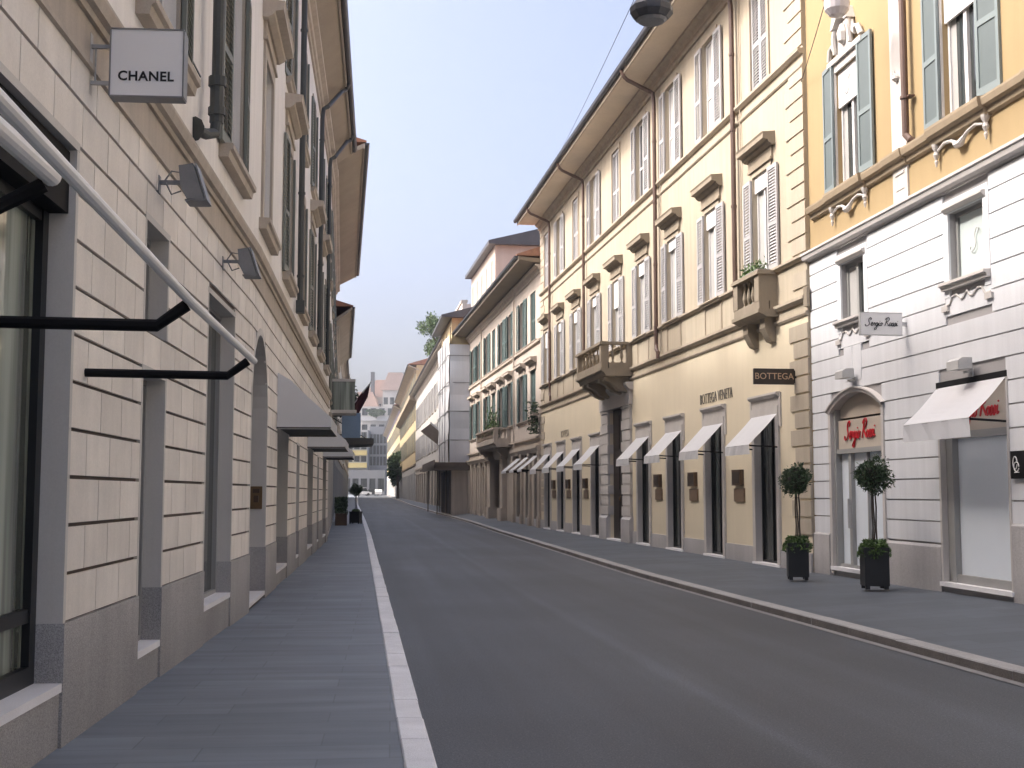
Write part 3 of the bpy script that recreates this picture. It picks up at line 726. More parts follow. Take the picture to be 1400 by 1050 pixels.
# three white box awnings further along the left pavement
def left_awning(s0, s1, label):
    t = LB.thing('awning', label, 'awning', s0, 0, 2.66, 'white box awnings on the left pavement')
    L = s1 - s0; n = 7; zt = .94; zf = .20; od = .92
    fab = MB(); prof = [(.03, zt), (.25, zt - .13), (.55, zt - .42), (od - .04, zf + .03), (od, zf)]
    for k in range(len(prof) - 1):
        fab.quad((0, *prof[k]), (L, *prof[k]), (L, *prof[k + 1]), (0, *prof[k + 1]))
    for x in (0, L):
        fab.quad(*[(x, o, z) for o, z in prof], (x, od, 0), (x, .03, 0))
    fab.quad((0, od, zf), (L, od, zf), (L, od, 0), (0, od, 0))
    me = fab.mesh('canopy', -1); c = LB.sub('canopy', me, M['awning'], t)
    fr_ = MB(); fr_.tube([(0, od - .02, .02), (L, od - .02, .02)], .02, 8)
    for x in (.01, L - .01): fr_.tube([(x, .0, .02), (x, od - .02, .02)], .018, 8)
    LB.sub('frame', fr_, M['awning_dark'], t)
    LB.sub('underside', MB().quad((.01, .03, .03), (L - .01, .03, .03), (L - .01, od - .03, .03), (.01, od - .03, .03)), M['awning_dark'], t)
    return t
left_awning(4.15, 7.1, 'nearest and largest white box awning on the left, just past the arched gate')
left_awning(13.05, 15.85, 'middle one of the three white box awnings on the left pavement')
left_awning(21.05, 23.75, 'farthest and smallest of the three white box awnings on the left')

# hanging box sign, floodlights, bell plate
def text(name, body_, size, m, parent, loc, rot, ext=.002, align='CENTER', sx=1, spacing=1.0, bold=0.0):
    cu = bpy.data.curves.new(name, 'FONT'); cu.body = body_; cu.size = size; cu.align_x = align; cu.align_y = 'CENTER'; cu.extrude = ext; cu.space_character = spacing; cu.offset = bold
    cu.resolution_u = 3
    tmp = bpy.data.objects.new(name, cu); col.objects.link(tmp); bpy.context.view_layer.update()
    me = bpy.data.meshes.new_from_object(tmp.evaluated_get(bpy.context.evaluated_depsgraph_get())); bpy.data.objects.remove(tmp); bpy.data.curves.remove(cu)
    me.materials.clear(); me.materials.append(m)
    o = bpy.data.objects.new(name, me); col.objects.link(o); o.parent = parent; o.location = loc; o.rotation_euler = rot; o.scale = (sx, 1, 1); return o
sg_ = LA.thing('hanging_sign', 'square pale box sign with black capitals projecting from the ashlar wall', 'sign', 4.12, 0, 4.47)
bx = MB(); bx.box(-.06, .06, .165, .635, -.235, .215); p = LA.sub('panel', bx, M['sign_white'], sg_)
rim = MB()
for z in (-.245, .215): rim.box(-.066, .066, .16, .64, z, z + .01)
for o in (.155, .635): rim.box(-.066, .066, o, o + .01, -.235, .215)
LA.sub('rim', rim, M['grey_metal'], sg_)
br = MB(); br.box(-.035, .035, .0, .022, -.22, .2); br.box(-.012, .012, .02, .17, .1, .125); br.box(-.012, .012, .02, .17, -.15, -.125); br.tube([(0, .05, -.14), (0, .05, .11)], .007, 6)
LA.sub('bracket', br, M['light_metal'], sg_)
text('lettering', 'CHANEL', .090, M['ink'], sg_, (-.0625, -.395, -.105), (R(90), 0, -R(90)), .0015, spacing=1.08, bold=.0022)
def floodlight(s, z, label):
    t = LA.thing('floodlight', label, 'floodlight', s, 0, z, 'floodlights on the left facade')
    LA.sub('bracket', MB().box(-.04, .04, 0, .03, -.09, .06).box(-.02, .02, .03, .26, -.01, .022).tube([(.02, .06, .02), (.02, .12, .11), (.02, .2, .1), (.02, .2, -.02)], .008, 6).tube([(-.02, .08, 0), (-.02, .13, -.1), (-.02, .21, -.07)], .008, 6), M['grey_metal'], t)
    hd = MB(); i = 0
    hd.prism([(.20, .13), (.32, .15), (.40, -.10), (.42, -.16), (.27, -.15), (.22, -.05)], -.11, .11)
    LA.sub('head', hd, M['grey_metal'], t)
    LA.sub('visor', MB().prism([(.33, .155), (.345, .15), (.445, -.165), (.43, -.17)], -.12, .12).box(-.12, .12, .26, .43, -.172, -.16), M['grey_metal'], t)
    return t
floodlight(6.38, 4.22, 'grey floodlight on the ashlar wall, nearer of the two')
floodlight(9.9, 4.20, 'grey floodlight on the ashlar wall, farther one nearer the arched gate')
t = LB.thing('bell_plate', 'brass bell plate on the jamb of the arched gate', 'door bell', 2.41, -.12, 1.36, None)
LB.sub('plate', MB().box(-.02, .0, -.09, .09, 0, .34), M['brass'], t)
LB.sub('button', MB().box(-.05, -.02, -.035, .035, .1, .2).box(-.03, -.02, -.05, .05, .24, .3), M['bronze'], t)

# ================================================================ LEFT, farther blocks
def simple_block(fr, bld, zs, zt, out, zg, wallm, bays, floors, wsize, shm, gm='jamb_stone', gz0=0.0, gfl=(3.6, 1.5), trim='buff_stone', hood=False, sstate='open', detail=True, gpane='pane_shop', curved=0, shops=True, o=0.0, s0=0.0, s1=None, roofm='roof_tile', kind='panel', gdep=.3):
    s1 = fr.L if s1 is None else s1
    L = s1 - s0; p = L / bays; cs = [s0 + p * (k + .5) for k in range(bays)]
    gt, gw = gfl
    gops = [(c - gw / 2, c + gw / 2, gz0 + .12, gt, gdep) for c in cs] if shops else []
    mb = MB(); mb.wall(s0, s1, -.2, zs, gops, o); fr.part('ground_floor', mb, M[gm], bld)
    wd, ht = wsize
    ops = [(c - wd / 2, c + wd / 2, z, z + ht, .18) for c in cs for z in floors]
    mb = MB(); mb.wall(s0, s1, zs, zt, ops, o); fr.part('wall', mb, M[wallm], bld)
    for q in gops:
        shopwin(fr, bld, q, fm='frame_black', pm=gpane, bar=.07, vs=(.5,))
    for z in floors:
        for c in cs:
            window(fr, bld, c, z, wd, ht, surround=(.12, .03, trim), sill=(.25, .12, .1, trim), hood=(.12, .25, .2, trim) if hood and z == floors[0] else None,
                   shutter=(kind, shm, sstate, ht - .02, .05) if shm else None, transom=.4)
    mb = MB(); mb.prism([(-.003, zs - .15), (.08, zs - .15), (.12, zs), (.12, zs + .08), (-.003, zs + .1)], s0, s1); fr.part('string_course', mb, M[trim], bld)
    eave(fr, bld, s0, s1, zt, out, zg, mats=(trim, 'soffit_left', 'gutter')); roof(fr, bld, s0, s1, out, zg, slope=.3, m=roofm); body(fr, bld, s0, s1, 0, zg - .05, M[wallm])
    return cs
bb = B2.root('apartment_house', 'beige house with dark shutters and deeper eave just beyond the stone palazzo')
simple_block(B2, bb, 4.2, 12.6, 1.2, 13.5, 'pale_stucco', 7, (5.0, 8.9), (1.2, 2.4), 'shutter_dark', gm='jamb_stone', gz0=.05, gfl=(3.4, 2.0), gdep=.6)
bb = B3.root('apartment_house', 'lower grey house with a dark eave, third block along the left side')
simple_block(B3, bb, 4.4, 10.6, 1.0, 11.7, 'offwhite', 7, (5.2, 8.2), (1.2, 1.9), 'shutter_dark', gm='far_grey', gz0=.15)
bb = B4.root('apartment_house', 'distant block on the left behind the hanging flag')
simple_block(B4, bb, 4.4, 13.4, .6, 14.0, 'offwhite', 12, (5.2, 9.0), (1.2, 2.2), None, gm='far_grey', gz0=.3)
bb = B5.root('apartment_house', 'farthest block on the left, almost edge on to the street')
simple_block(B5, bb, 4.8, 14.4, .6, 15.0, 'far_pale', 16, (5.8, 10.0), (1.3, 2.2), None, gm='far_grey', gz0=.8)

# ================================================================ RIGHT: the cream palazzo
cp = CR.root('cream_palazzo', 'cream stuccoed palazzo with pale grey louvred shutters and a deep boarded eave')
CS = [2.35, 5.75, 9.08, 12.3, 15.5, 18.7, 21.95, 25.1, 28.1]
ZC = 12.95
shop_bays = [2.35, 5.78, 9.1, 12.3, 18.7, 21.9, 25.0, 27.95]
c_ops = [(c - .62, c + .62, .19, 3.16, .13) for c in shop_bays] + [(14.72, 16.62, .19, 4.2, .12)]
c_up = [(c - .5, c + .5, 6.06, 8.2, .14) for c in CS] + [(c - .5, c + .5, 10.0, 12.3, .14) for c in CS]
mb = MB(); mb.wall(0, CR.L, -.05, 4.94, c_ops); CR.part('ground_floor_wall', mb, M['cream_shade_lift'], cp)
mb = MB(); mb.wall(0, CR.L, 4.94, ZC, c_up); CR.part('upper_wall', mb, M['cream'], cp)
for zlo, zhi, pr in ((4.90, 4.98, .05), (5.16, 5.27, .10), (5.96, 6.05, .10), (9.62, 9.68, .045), (9.9, 10.0, .10)):
    mb = MB(); mb.prism([(-.003, zlo), (pr * .5, zlo), (pr, zlo + (zhi - zlo) * .5), (pr, zhi), (-.003, zhi + .01)], -.002, CR.L)
    CR.part('string_course', mb, M['cream_trim'], cp)
mb = MB()                                    # sunk panels under the first floor windows
for c in CS:
    for e in (-.62, .62): CR.part('sill_pilaster', MB().box(c + e - .05, c + e + .05, -.002, .02, 5.28, 5.955), M['cream_trim'], cp)
mb = MB()                                    # quoins at both ends
z = .82; k = 0; mb_far = MB()
while z < ZC - .4:
    ln = .92 if k % 2 else .70
    if not (4.85 < z + .15 < 5.3 or 5.9 < z + .15 < 6.1 or 9.55 < z + .15 < 10.05):
        mb.box(-.012, ln, -.003, .026, z + .02, z + .31); mb_far.box(CR.L - ln, CR.L + .012, -.003, .026, z + .02, z + .31)
    z += .33; k += 1
CR.part('quoins', mb, M['quoin_stone'], cp); CR.part('quoins', mb_far, M['quoin_stone'], cp)
mb = MB(); cur = 0
for q in sorted(c_ops):
    a, b = (13.62, 17.72) if q[1] - q[0] > 1.5 else (q[0] - .17, q[1] + .17)
    CR.part('granite_base', MB().box(cur, a, -.3, .035, -.05, .5), M['granite_pale'], cp); cur = b
CR.part('granite_base', MB().box(cur, CR.L, -.3, .035, -.05, .5), M['granite_pale'], cp)
for q in c_ops[:-1]:
    f = shopwin(CR, cp, q, fm='frame_black', pm='pane_shop', bar=.05, vs=(.5,), hs=())
    sm_ = MB(); a, b, c_, d = q[:4]
    sm_.box(a - .16, a + .004, -.12, .045, .0, d + .16); sm_.box(b - .004, b + .16, -.12, .045, .0, d + .16); sm_.box(a + .004, b - .004, -.12, .045, d - .004, d + .16)
    sm_.box(a - .2, b + .2, -.003, .02, d + .16, d + .34); sm_.prism([(-.003, d + .34), (.06, d + .34), (.10, d + .39), (.10, d + .43), (-.003, d + .44)], a - .22, b + .22)
    sm_.box(a - .27, a - .17, -.003, .03, d - .25, d + .42); sm_.box(b + .17, b + .27, -.003, .03, d - .25, d + .42)
    CR.sub('surround', sm_, M['grey_frame'], f)
    CR.sub('doorsill', MB().box(a - .16, b + .16, -.15, .07, .11, .196), M['sill_marble'], f)
shut_state = {1: 'closed', 5: 'closed', 7: 'closed', 9: 'closed'}
for k, c in enumerate(CS):
    window(CR, cp, c, 6.06, 1.0, 2.14, surround=(.10, .03, 'cream_trim'), shutter=('louvre', 'shutter_grey', 'open', 2.12, .05), hood=(.16, .32, .26, 'hood_stone'),
           blind=(.16, .19, .13, .18, .4, .15, .2, .16, .3)[k], curtain=(.60, 1.0) if k % 2 == 0 else (.7, 1.0), sill=(.22, .10, .14, 'cream_trim'), recess=.12)
    closed = (k + 1) in shut_state
    window(CR, cp, c, 10.0, 1.0, 2.3, surround=(.12, .035, 'cream_trim'), shutter=('louvre', 'shutter_grey', 'closed' if closed else 'open', 2.28, .05), transom=.42, recess=.12,
           curtain=(.5, 1.0) if k % 3 else (.3, .8))
eave(CR, cp, -.01, CR.L, ZC, 1.1, 13.12); roof(CR, cp, -.01, CR.L, 1.1, 13.12, slope=.3); body(CR, cp, 0, CR.L, 0, 13.1, M['cream'])
for s, zb in ((3.82, 5.62), (10.45, 5.55)): downpipe(CR, cp, s, zb, ZC, 1.1, 13.12, 'copper_pipe', .055, kick=.22, ds=-.25)
for s, zb in ((20.1, 5.62), (26.9, 5.62)): downpipe(CR, cp, s, zb, ZC, 1.1, 13.12, 'copper_pipe', .05, kick=.22, ds=-.3)
for s in (3.55, 10.15): CR.part('conduit', MB().tube([(s, .04, 5.3), (s, .04, ZC - .5)], .016, 6), M['cream_trim'], cp)

def baluster(mb, s, o, z0, h, r=.05):
    mb.lathe([(r * .8, z0), (r * .8, z0 + .06 * h), (r * .45, z0 + .12 * h), (r, z0 + .34 * h), (r * .85, z0 + .45 * h), (r * .38, z0 + .72 * h), (r * .38, z0 + .82 * h), (r * .8, z0 + .9 * h), (r * .8, z0 + h)], (s, o), 8)
def balcony(fr, bld, s0, s1, out, z0, zt, m, nb, side_nb=2, deep=.14, pier=.26, brk=True):
    mb = MB(); mb.prism([(0, z0 - deep), (out - .12, z0 - deep), (out - .06, z0 - .08), (out + .04, z0 - .04), (out + .04, z0 + .03), (0, z0 + .03)], s0 - .05, s1 + .05)
    b = fr.part('balcony', mb, M[m], bld)
    pl = MB(); pl.box(s0, s1, out - .2, out, z0 + .03, z0 + .2)
    for s in (s0, s1 - pier): pl.box(s, s + pier, out - .22, out + .01, z0 + .2, zt - .09)
    for s in (s0, s1 - .16): pl.box(s, s + .16, 0, out - .22, z0 + .03, z0 + .2); pl.box(s - .003, s + .163, 0, .16, z0 + .2, zt - .09)
    fr.sub('pedestal', pl, M[m], b)
    rl = MB(); rl.box(s0 - .05, s1 + .05, out - .25, out + .05, zt - .09, zt - .03); rl.box(s0 - .03, s1 + .03, out - .23, out + .03, zt - .03, zt)
    for s in (s0 - .02, s1 - .18): rl.box(s, s + .2, 0, out - .25, zt - .09, zt - .004)
    fr.sub('rail', rl, M[m], b)
    n = nb
    for k in range(n):
        q = MB(); baluster(q, s0 + pier + (s1 - s0 - 2 * pier) * (k + .5) / n, out - .11, z0 + .2, zt - .09 - z0 - .2, .055); fr.sub('baluster', q, M[m], b)
    for s in (s0 + .08, s1 - .08):
        for k in range(side_nb):
            q = MB(); baluster(q, s, .16 + (out - .38) * (k + .5) / side_nb, z0 + .2, zt - .09 - z0 - .2, .05); fr.sub('baluster', q, M[m], b)
    if brk:
        for s in ((s0 + .12, s1 - .42) if brk is True else brk):
            q = MB(); q.prism([(0, z0 - deep), (out - .15, z0 - deep), (out - .15, z0 - deep - .1), (out * .62, z0 - deep - .2), (out * .4, z0 - deep - .38), (.1, z0 - deep - .46), (0, z0 - deep - .5)], s, s + .3); fr.sub('bracket', q, M[m], b)
    return b
balcony(CR, cp, 1.56, 3.12, .38, 5.2, 6.02, 'hood_stone', 4, side_nb=0, deep=.12)
balcony(CR, cp, 13.62, 17.3, .92, 5.22, 6.04, 'hood_stone', 6, side_nb=2, brk=(13.85, 14.55, 16.2, 16.9), deep=.2)
# the portal under the big balcony
mb = MB()
for a, b in ((13.66, 14.74), (16.60, 17.68)):
    z = .9; k = 0
    while z < 4.15:
        x = .05 if k % 2 else 0
        mb.box(a + x, b - x, -.18, .085 - x * .3, z + .02, min(z + .30, 4.18)); z += .32; k += 1
    mb.box(a + .03, b - .03, -.18, .05, .1, 4.2)
mb.box(13.6, 17.74, -.18, .10, 4.2, 4.62); mb.prism([(-.003, 4.62), (.1, 4.62), (.22, 4.75), (.22, 4.84), (-.003, 4.86)], 13.5, 17.8)
CR.part('portal', mb, M['grey_frame'], cp)
for a, b in ((13.6, 14.68), (16.66, 17.74)): CR.part('portal_plinth', MB().box(a, b, -.19, .13, -.05, .82).prism([(-.05, .82), (.13, .82), (.05, .92), (-.05, .92)], a, b), M['granite_pale'], cp)
mb = MB(); mb.box(14.70, 16.64, -.22, -.11, .19, 4.2)
for s in (14.85, 15.75):
    for z in (.45, 1.7, 2.95): mb.box(s, s + .75, -.115, -.09, z, z + 1.05)
gd = CR.part('door', mb, M['door_wood'], cp); CR.sub('handle', MB().tube([(15.62, -.1, 1.35), (15.62, -.05, 1.42), (15.62, -.1, 1.5)], .02, 6), M['brass'], gd)
CR.part('doorsill', MB().box(14.68, 16.66, -.3, .12, .1, .196), M['sill_marble'], cp)
CR.part('corner_stone', MB().prism([(-.09, -.002), (-.09, .05), (-.02, .08), (.02, .08), (.05, -.002)], 5.05, 5.42, 'z'), M['hood_stone'], cp)

# awnings, plates, lettering and the hanging sign of the shop
GA = 'white sloping awnings on the cream palazzo'
def right_awning(fr, c, label, w_=1.5, zt=3.18, out=.63, zf=2.55, drop=.19, group=GA, m='awning'):
    t = fr.thing('awning', label, 'awning', c, 0, zf - drop, group)
    h = w_ / 2; z0 = zf - drop; N = 7; fab = MB(); prev = None; NX = 8; sag = rnd.uniform(.02, .055); ph = rnd.uniform(0, 6)
    for k in range(N + 1):
        u_ = k / N; row = []
        for x in range(NX + 1):
            v_ = x / NX; dz = -sag * math.sin(math.pi * u_) * (.55 + .45 * math.sin(math.pi * v_)) + .007 * math.sin(ph + v_ * 13 + u_ * 3) * math.sin(math.pi * min(1, u_ * 1.2))
            row.append((-h + w_ * v_, .03 + (out - .03) * u_, (zt - z0) + (zf - zt) * u_ + dz))
        if prev:
            for x in range(NX): fab.quad(prev[x], prev[x + 1], row[x + 1], row[x])
        prev = row
    a = fr.sub('canopy', fab, M[m], t)
    va = MB(); n = 10; pv = None
    for k in range(n + 1):
        x = -h + w_ * k / n; o = out + .02 * math.sin(k * 2.1 + ph) * .8
        if pv: va.quad((pv[0], out, drop), (x, out, drop), (x, o, 0), (pv[0], pv[1], 0))
        pv = (x, o)
    fr.sub('valance', va, M[m], t)
    fr.sub('front_bar', MB().tube([(-h, out - .012, drop - .012), (h, out - .012, drop - .012)], .012, 6), M['black_metal'], t)
    for x in (-h + .02, h - .02):
        fr.sub('arm', MB().tube([(x, -.02, drop - .05), (x, out - .02, drop - .02)], .016, 6).box(x - .02, x + .02, -.06, .0, drop - .1, drop + .02), M['black_metal'], t)
    fr.sub('roller', MB().box(-h - .02, h + .02, -.1, .03, zt - z0 - .02, zt - z0 + .085), M['black_metal'], t)
    return t
names = ['white sloping awning beside the topiary, nearest of the four right of the carved portal', 'white sloping awning under the raised wall lettering, right of the carved portal',
         'white sloping awning third from the topiary, right of the carved portal', 'white sloping awning closest to the carved portal on its right',
         'white sloping awning closest to the carved portal on its left', 'white sloping awning second to the left of the carved portal', 'white sloping awning third to the left of the carved portal',
         'white sloping awning at the far corner of the cream palazzo']
for c, n_ in zip(shop_bays, names): right_awning(CR, c, n_)
piers = [4.05, 7.45, 10.7, 20.3, 23.45, 26.5]
pn = ['pier beside the awning nearest the topiary', 'second pier from the topiary', 'third pier from the topiary', 'first pier left of the carved portal', 'second pier left of the carved portal', 'third pier left of the carved portal']
for s, n_ in zip(piers, pn):
    t = CR.thing('wall_box', 'dark brown square box lamp on the ' + n_, 'wall lamp', s, .003, 1.76, 'dark square boxes on the piers')
    CR.sub('box', MB().box(-.28, .28, 0, .09, 0, .34), M['bronze'], t); CR.sub('front', MB().box(-.22, .22, .09, .096, .05, .29), M['sign_brown'], t)
    if n_ != pn[5] and n_ != pn[3] or True:
        t = CR.thing('wall_plate', 'square bronze plate under the box lamp on the ' + n_, 'plaque', s - .02, .003, 1.42, 'bronze plates on the piers')
        CR.sub('plate', MB().box(-.33, .33, 0, .035, 0, .28), M['bronze_plate'], t); CR.sub('edge', MB().box(-.335, .335, .0, .02, -.008, .0), M['bronze'], t)
t = CR.thing('wall_lettering', 'thin dark capitals fixed to the cream wall above the awnings', 'lettering', 5.62, .006, 3.80)
text('letters', 'BOTTEGA VENETA', .35, M['grey_ink'], t, (0, .01, 0), (R(90), 0, R(180)), .006, sx=.80, spacing=1.04, bold=-.006)
t = CR.thing('wall_lettering', 'small faded capitals on the wall left of the carved portal', 'lettering', 24.2, .006, 3.83)
text('letters', 'BOTTEGA', .36, M['faded_ink'], t, (0, .01, 0), (R(90), 0, R(180)), .006)
t = CR.thing('hanging_sign', 'dark brown oblong sign with gold capitals at the corner of the cream palazzo', 'sign', .66, 0, 3.80)
CR.sub('panel', MB().box(-.035, .035, .05, .84, -.15, .15), M['sign_brown'], t)
CR.sub('bracket', MB().box(-.02, .02, -.002, .05, -.12, .12), M['black_metal'], t)
text('letters', 'BOTTEGA', .172, M['gold_ink'], t, (-.0375, .445, .0), (R(90), 0, -R(90)), .002)
def leaves(n, place, size, rg, asp=.45):
    """n small bent leaves; place(rng) gives a point and the way out"""
    mb = MB()
    for _ in range(n):
        p, d = place(rg); d = Vector(d)
        if d.length < 1e-6: d = Vector((0, 0, 1))
        d = (d.normalized() + Vector((rg.gauss(0, .6), rg.gauss(0, .6), rg.gauss(0, .6)))).normalized()
        sd_ = d.cross(Vector((rg.gauss(0, 1), rg.gauss(0, 1), rg.gauss(0, 1))))
        if sd_.length < 1e-4: continue
        sd_.normalize(); nn = d.cross(sd_); L = size * rg.uniform(.6, 1.3); W_ = L * asp * rg.uniform(.7, 1.2)
        p = Vector(p); a = p - d * L * .5; b = p + d * L * .5; m_ = p + nn * L * .12
        mb.quad(a, m_ + sd_ * W_ * .5, b, m_ - sd_ * W_ * .5)
    return mb
t = CR.thing('balcony_plants', 'green trailing plants on the small balcony of the cream palazzo', 'plant', 2.45, .22, 6.02)
rg = random.Random(3)
pl = leaves(420, lambda r: ((r.uniform(-.62, .5), r.uniform(-.13, .1), abs(r.gauss(.06, .10))), (r.gauss(0, 1), r.gauss(0, 1), 1)), .10, rg)
CR.sub('foliage', pl, M['leaf_mid'], t)
CR.sub('trough', MB().box(-.62, .5, -.1, .09, -.0, .07), M['granite'], t)
CR.sub('hanging_foliage', leaves(160, lambda r: ((r.uniform(-.55, .5), r.uniform(-.16, -.03), r.uniform(-.75, -.15)), (r.gauss(0, 1), .4, r.gauss(0, 1))), .09, rg), M['leaf_dark'], t)

# ================================================================ RIGHT FOREGROUND: white and ochre palazzo
wp = WH.root('white_and_ochre_house', 'house with banded white ground floor and ochre upper wall at the right edge')
bays = [2.04, 6.05, 10.3, 14.5, 18.7, 22.9, 27.0]
ZS = 5.9
arch_w = (.97, 3.13, .32, 3.30, .15, .28)
w_ops = [arch_w, (5.12, 7.0, .34, 3.10, .16)] + [(c - 1.0, c + 1.0, .34, 3.1, .34) for c in bays[2:]]
m_ops = [(c - .5, c + .5, 4.58, 5.56, .2) for c in bays]
u_ops = [(c - .54, c + .54, 6.93, 9.0, .22) for c in bays] + [(c - .54, c + .54, 10.6, 12.4, .22) for c in bays]
WH.part('ground_floor_wall', MB().wall(0, WH.L, -.05, ZS, w_ops + m_ops, -.003), M['white_core'], wp)
WH.part('upper_wall', MB().wall(0, WH.L, ZS, 13.3, u_ops), M['ochre'], wp)
zr = [.88 + .31 * k for k in range(11)] + [4.29, 4.62, 4.96, 5.3, 5.62, 5.86]
cut = []
for q in w_ops + m_ops:
    cut.append(q if len(q) == 5 else (q[0], q[1], q[2], q[3]))
cm = [(c - .66, c + .66, 4.1, 5.75, 0) for c in bays]
mb = MB(); mb.courses(0.02, WH.L, zr, cut + cm, gap=.022, o1=.024)
WH.part('banded_courses', mb, M['white_stucco'], wp)
for c in bays:                               # window panels of the low floor with their shaped aprons
    mb = MB(); mb.box(c - .655, c - .5, -.003, .03, 4.36, 5.74); mb.box(c + .5, c + .655, -.003, .03, 4.36, 5.74); mb.box(c - .5, c + .5, -.003, .03, 5.56, 5.74)
    mb.box(c - .655, c + .655, -.003, .022, 4.1, 4.36); WH.part('window_panel', mb, M['white_stucco'], wp)
for c in bays:
    mb = MB()
    pts = [(-.64, 4.26), (-.5, 4.26), (-.42, 4.36), (-.3, 4.37), (-.16, 4.29), (-.08, 4.31), (.0, 4.38), (.08, 4.31), (.16, 4.29), (.3, 4.37), (.42, 4.36), (.5, 4.26), (.64, 4.26)]
    mb.tube([(c + a, .03, z) for a, z in pts], .017, 6)
    for e in (-.62, .62): mb.box(c + e - .09, c + e + .09, .02, .06, 4.17, 4.25)
    WH.part('apron_moulding', mb, M['white_trim'], wp)
mb = MB(); mb.prism([(-.003, ZS - .03), (.035, ZS - .03), (.05, ZS), (.13, ZS + .02), (.15, ZS + .09), (.17, ZS + .10), (.17, ZS + .14), (-.003, ZS + .165)], -.04, WH.L); WH.part('string_course', mb, M['grey_cornice'], wp)
mb = MB(); mb.prism([(-.003, 6.62), (.06, 6.64), (.08, 6.72), (.14, 6.74), (.16, 6.82), (.16, 6.85), (-.003, 6.9)], .25, WH.L)
for c in bays: mb.prism([(-.003, 6.60), (.10, 6.62), (.12, 6.7), (.19, 6.73), (.21, 6.82), (.21, 6.86), (-.003, 6.905)], c - .78, c + .78)
for s in (4.0, 8.2, 12.4, 16.6): mb.prism([(-.003, 6.61), (.08, 6.63), (.10, 6.71), (.16, 6.735), (.18, 6.82), (.18, 6.855), (-.003, 6.902)], s - .34, s + .34)
WH.part('sill_course', mb, M['tan_cornice'], wp)
for c in bays:
    mb = MB()
    for e in (-.72, .72):
        mb.lathe([(.012, 6.30), (.03, 6.37), (.018, 6.40), (.05, 6.47), (.03, 6.52), (.06, 6.59), (.065, 6.63)], (c + e, .06), 8)
    mb.tube([(c - .66, .06, 6.52), (c - .45, .06, 6.58), (c - .25, .07, 6.55), (c - .14, .07, 6.5), (c - .06, .08, 6.44), (c + .06, .08, 6.44), (c + .14, .07, 6.5), (c + .25, .07, 6.55), (c + .45, .06, 6.58), (c + .66, .06, 6.52)], [.018, .026, .024, .03, .055, .055, .03, .024, .026, .018], 7)
    WH.part('sill_ornament', mb, M['white_trim'], wp)
for s in (4.04, 8.2, 12.4, 16.6): WH.part('pilaster', MB().box(s - .26, s + .26, -.003, .03, ZS + .2, 6.62).box(s - .26, s + .26, -.003, .03, 6.9, 13.2), M['white_trim'], wp)
mb = MB()
for s in (4.04,):
    mb.lathe([(.03, 8.0), (.07, 8.04), (.05, 8.1), (.03, 8.13)], (s, .05), 8); mb.tube([(s + .08, .05, 8.06), (s, .1, 8.12), (s - .06, .05, 8.18)], .015, 6)
    mb.box(s - .16, s + .16, .028, .045, 6.52, 6.56); mb.box(s - .14, s + .14, .028, .04, 6.28, 6.3)
WH.part('pilaster_ornament', mb, M['white_trim'], wp)
for c in bays:
    window(WH, wp, c, 4.58, 1.0, .98, recess=.14, mats=('frame_grey', 'frosted' if c > 5 else 'pane'), surround=None, sill=(.16, .12, .13, 'white_trim'), mull=c < 5, curtain=(.0, .46) if c < 5 else None)
    WH.part('window_head', MB().prism([(-.003, 5.57), (.05, 5.57), (.09, 5.62), (.09, 5.65), (-.003, 5.67)], c - .58, c + .58), M['white_trim'], wp)
    for z, h in ((6.93, 2.07), (10.6, 1.8)):
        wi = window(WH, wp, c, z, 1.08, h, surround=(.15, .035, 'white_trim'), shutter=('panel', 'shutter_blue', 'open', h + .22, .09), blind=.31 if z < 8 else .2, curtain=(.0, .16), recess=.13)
    mb = MB()                                # carved window head with shell and scrolls
    z = 9.14
    mb.box(c - .75, c + .75, -.003, .09, z, z + .09); mb.box(c - .3, c + .3, -.003, .06, z + .09, z + .62)
    mb.prism([(c - .36, z + .55), (c - .26, z + .78), (c, z + .9), (c + .26, z + .78), (c + .36, z + .55), (c + .26, z + .55), (c, z + .74), (c - .26, z + .55)], -.003, .17, 'o')
    mb.lathe([(.03, z + .2), (.09, z + .25), (.11, z + .4), (.05, z + .55)], (c, .08), 9)
    for e in (-1, 1):
        mb.tube([(c + e * .7, .05, z + .12), (c + e * .62, .07, z + .3), (c + e * .5, .07, z + .33), (c + e * .46, .06, z + .24), (c + e * .4, .05, z + .3), (c + e * .32, .05, z + .5)], [.06, .05, .045, .04, .05, .04], 7)
        mb.tube([(c + e * .34, .09, z + .12), (c + e * .33, .12, z + .4), (c + e * .3, .1, z + .56)], .045, 7)
    WH.part('window_crest', mb, M['white_trim'], wp)
mb = MB(); cur = .0
gr = [(0.0, .80, .86), (3.2, 5.06, .82), (7.04, 9.25, 1.18)] + [(c + 1.05, c + 3.15, 1.18) for c in bays[2:-1]]
for a, b, h in gr: WH.part('granite_base', MB().box(a, b, -.33, .045, -.05, h).prism([(-.002, h), (.045, h), (.02, h + .04), (-.002, h + .04)], a, b), M['granite_pale'], wp)
mb = MB(); a, b, c_, d, dp, rs = arch_w
for x0, x1 in ((a - .10, a + .005), (b - .005, b + .08)): mb.box(x0, x1, -.14, .05, .2, d - rs)
N = 18; mid = (a + b) / 2; hw = (b - a) / 2; rr = (hw * hw + rs * rs) / (2 * rs); zc = d - rr; am = math.asin(hw / rr)
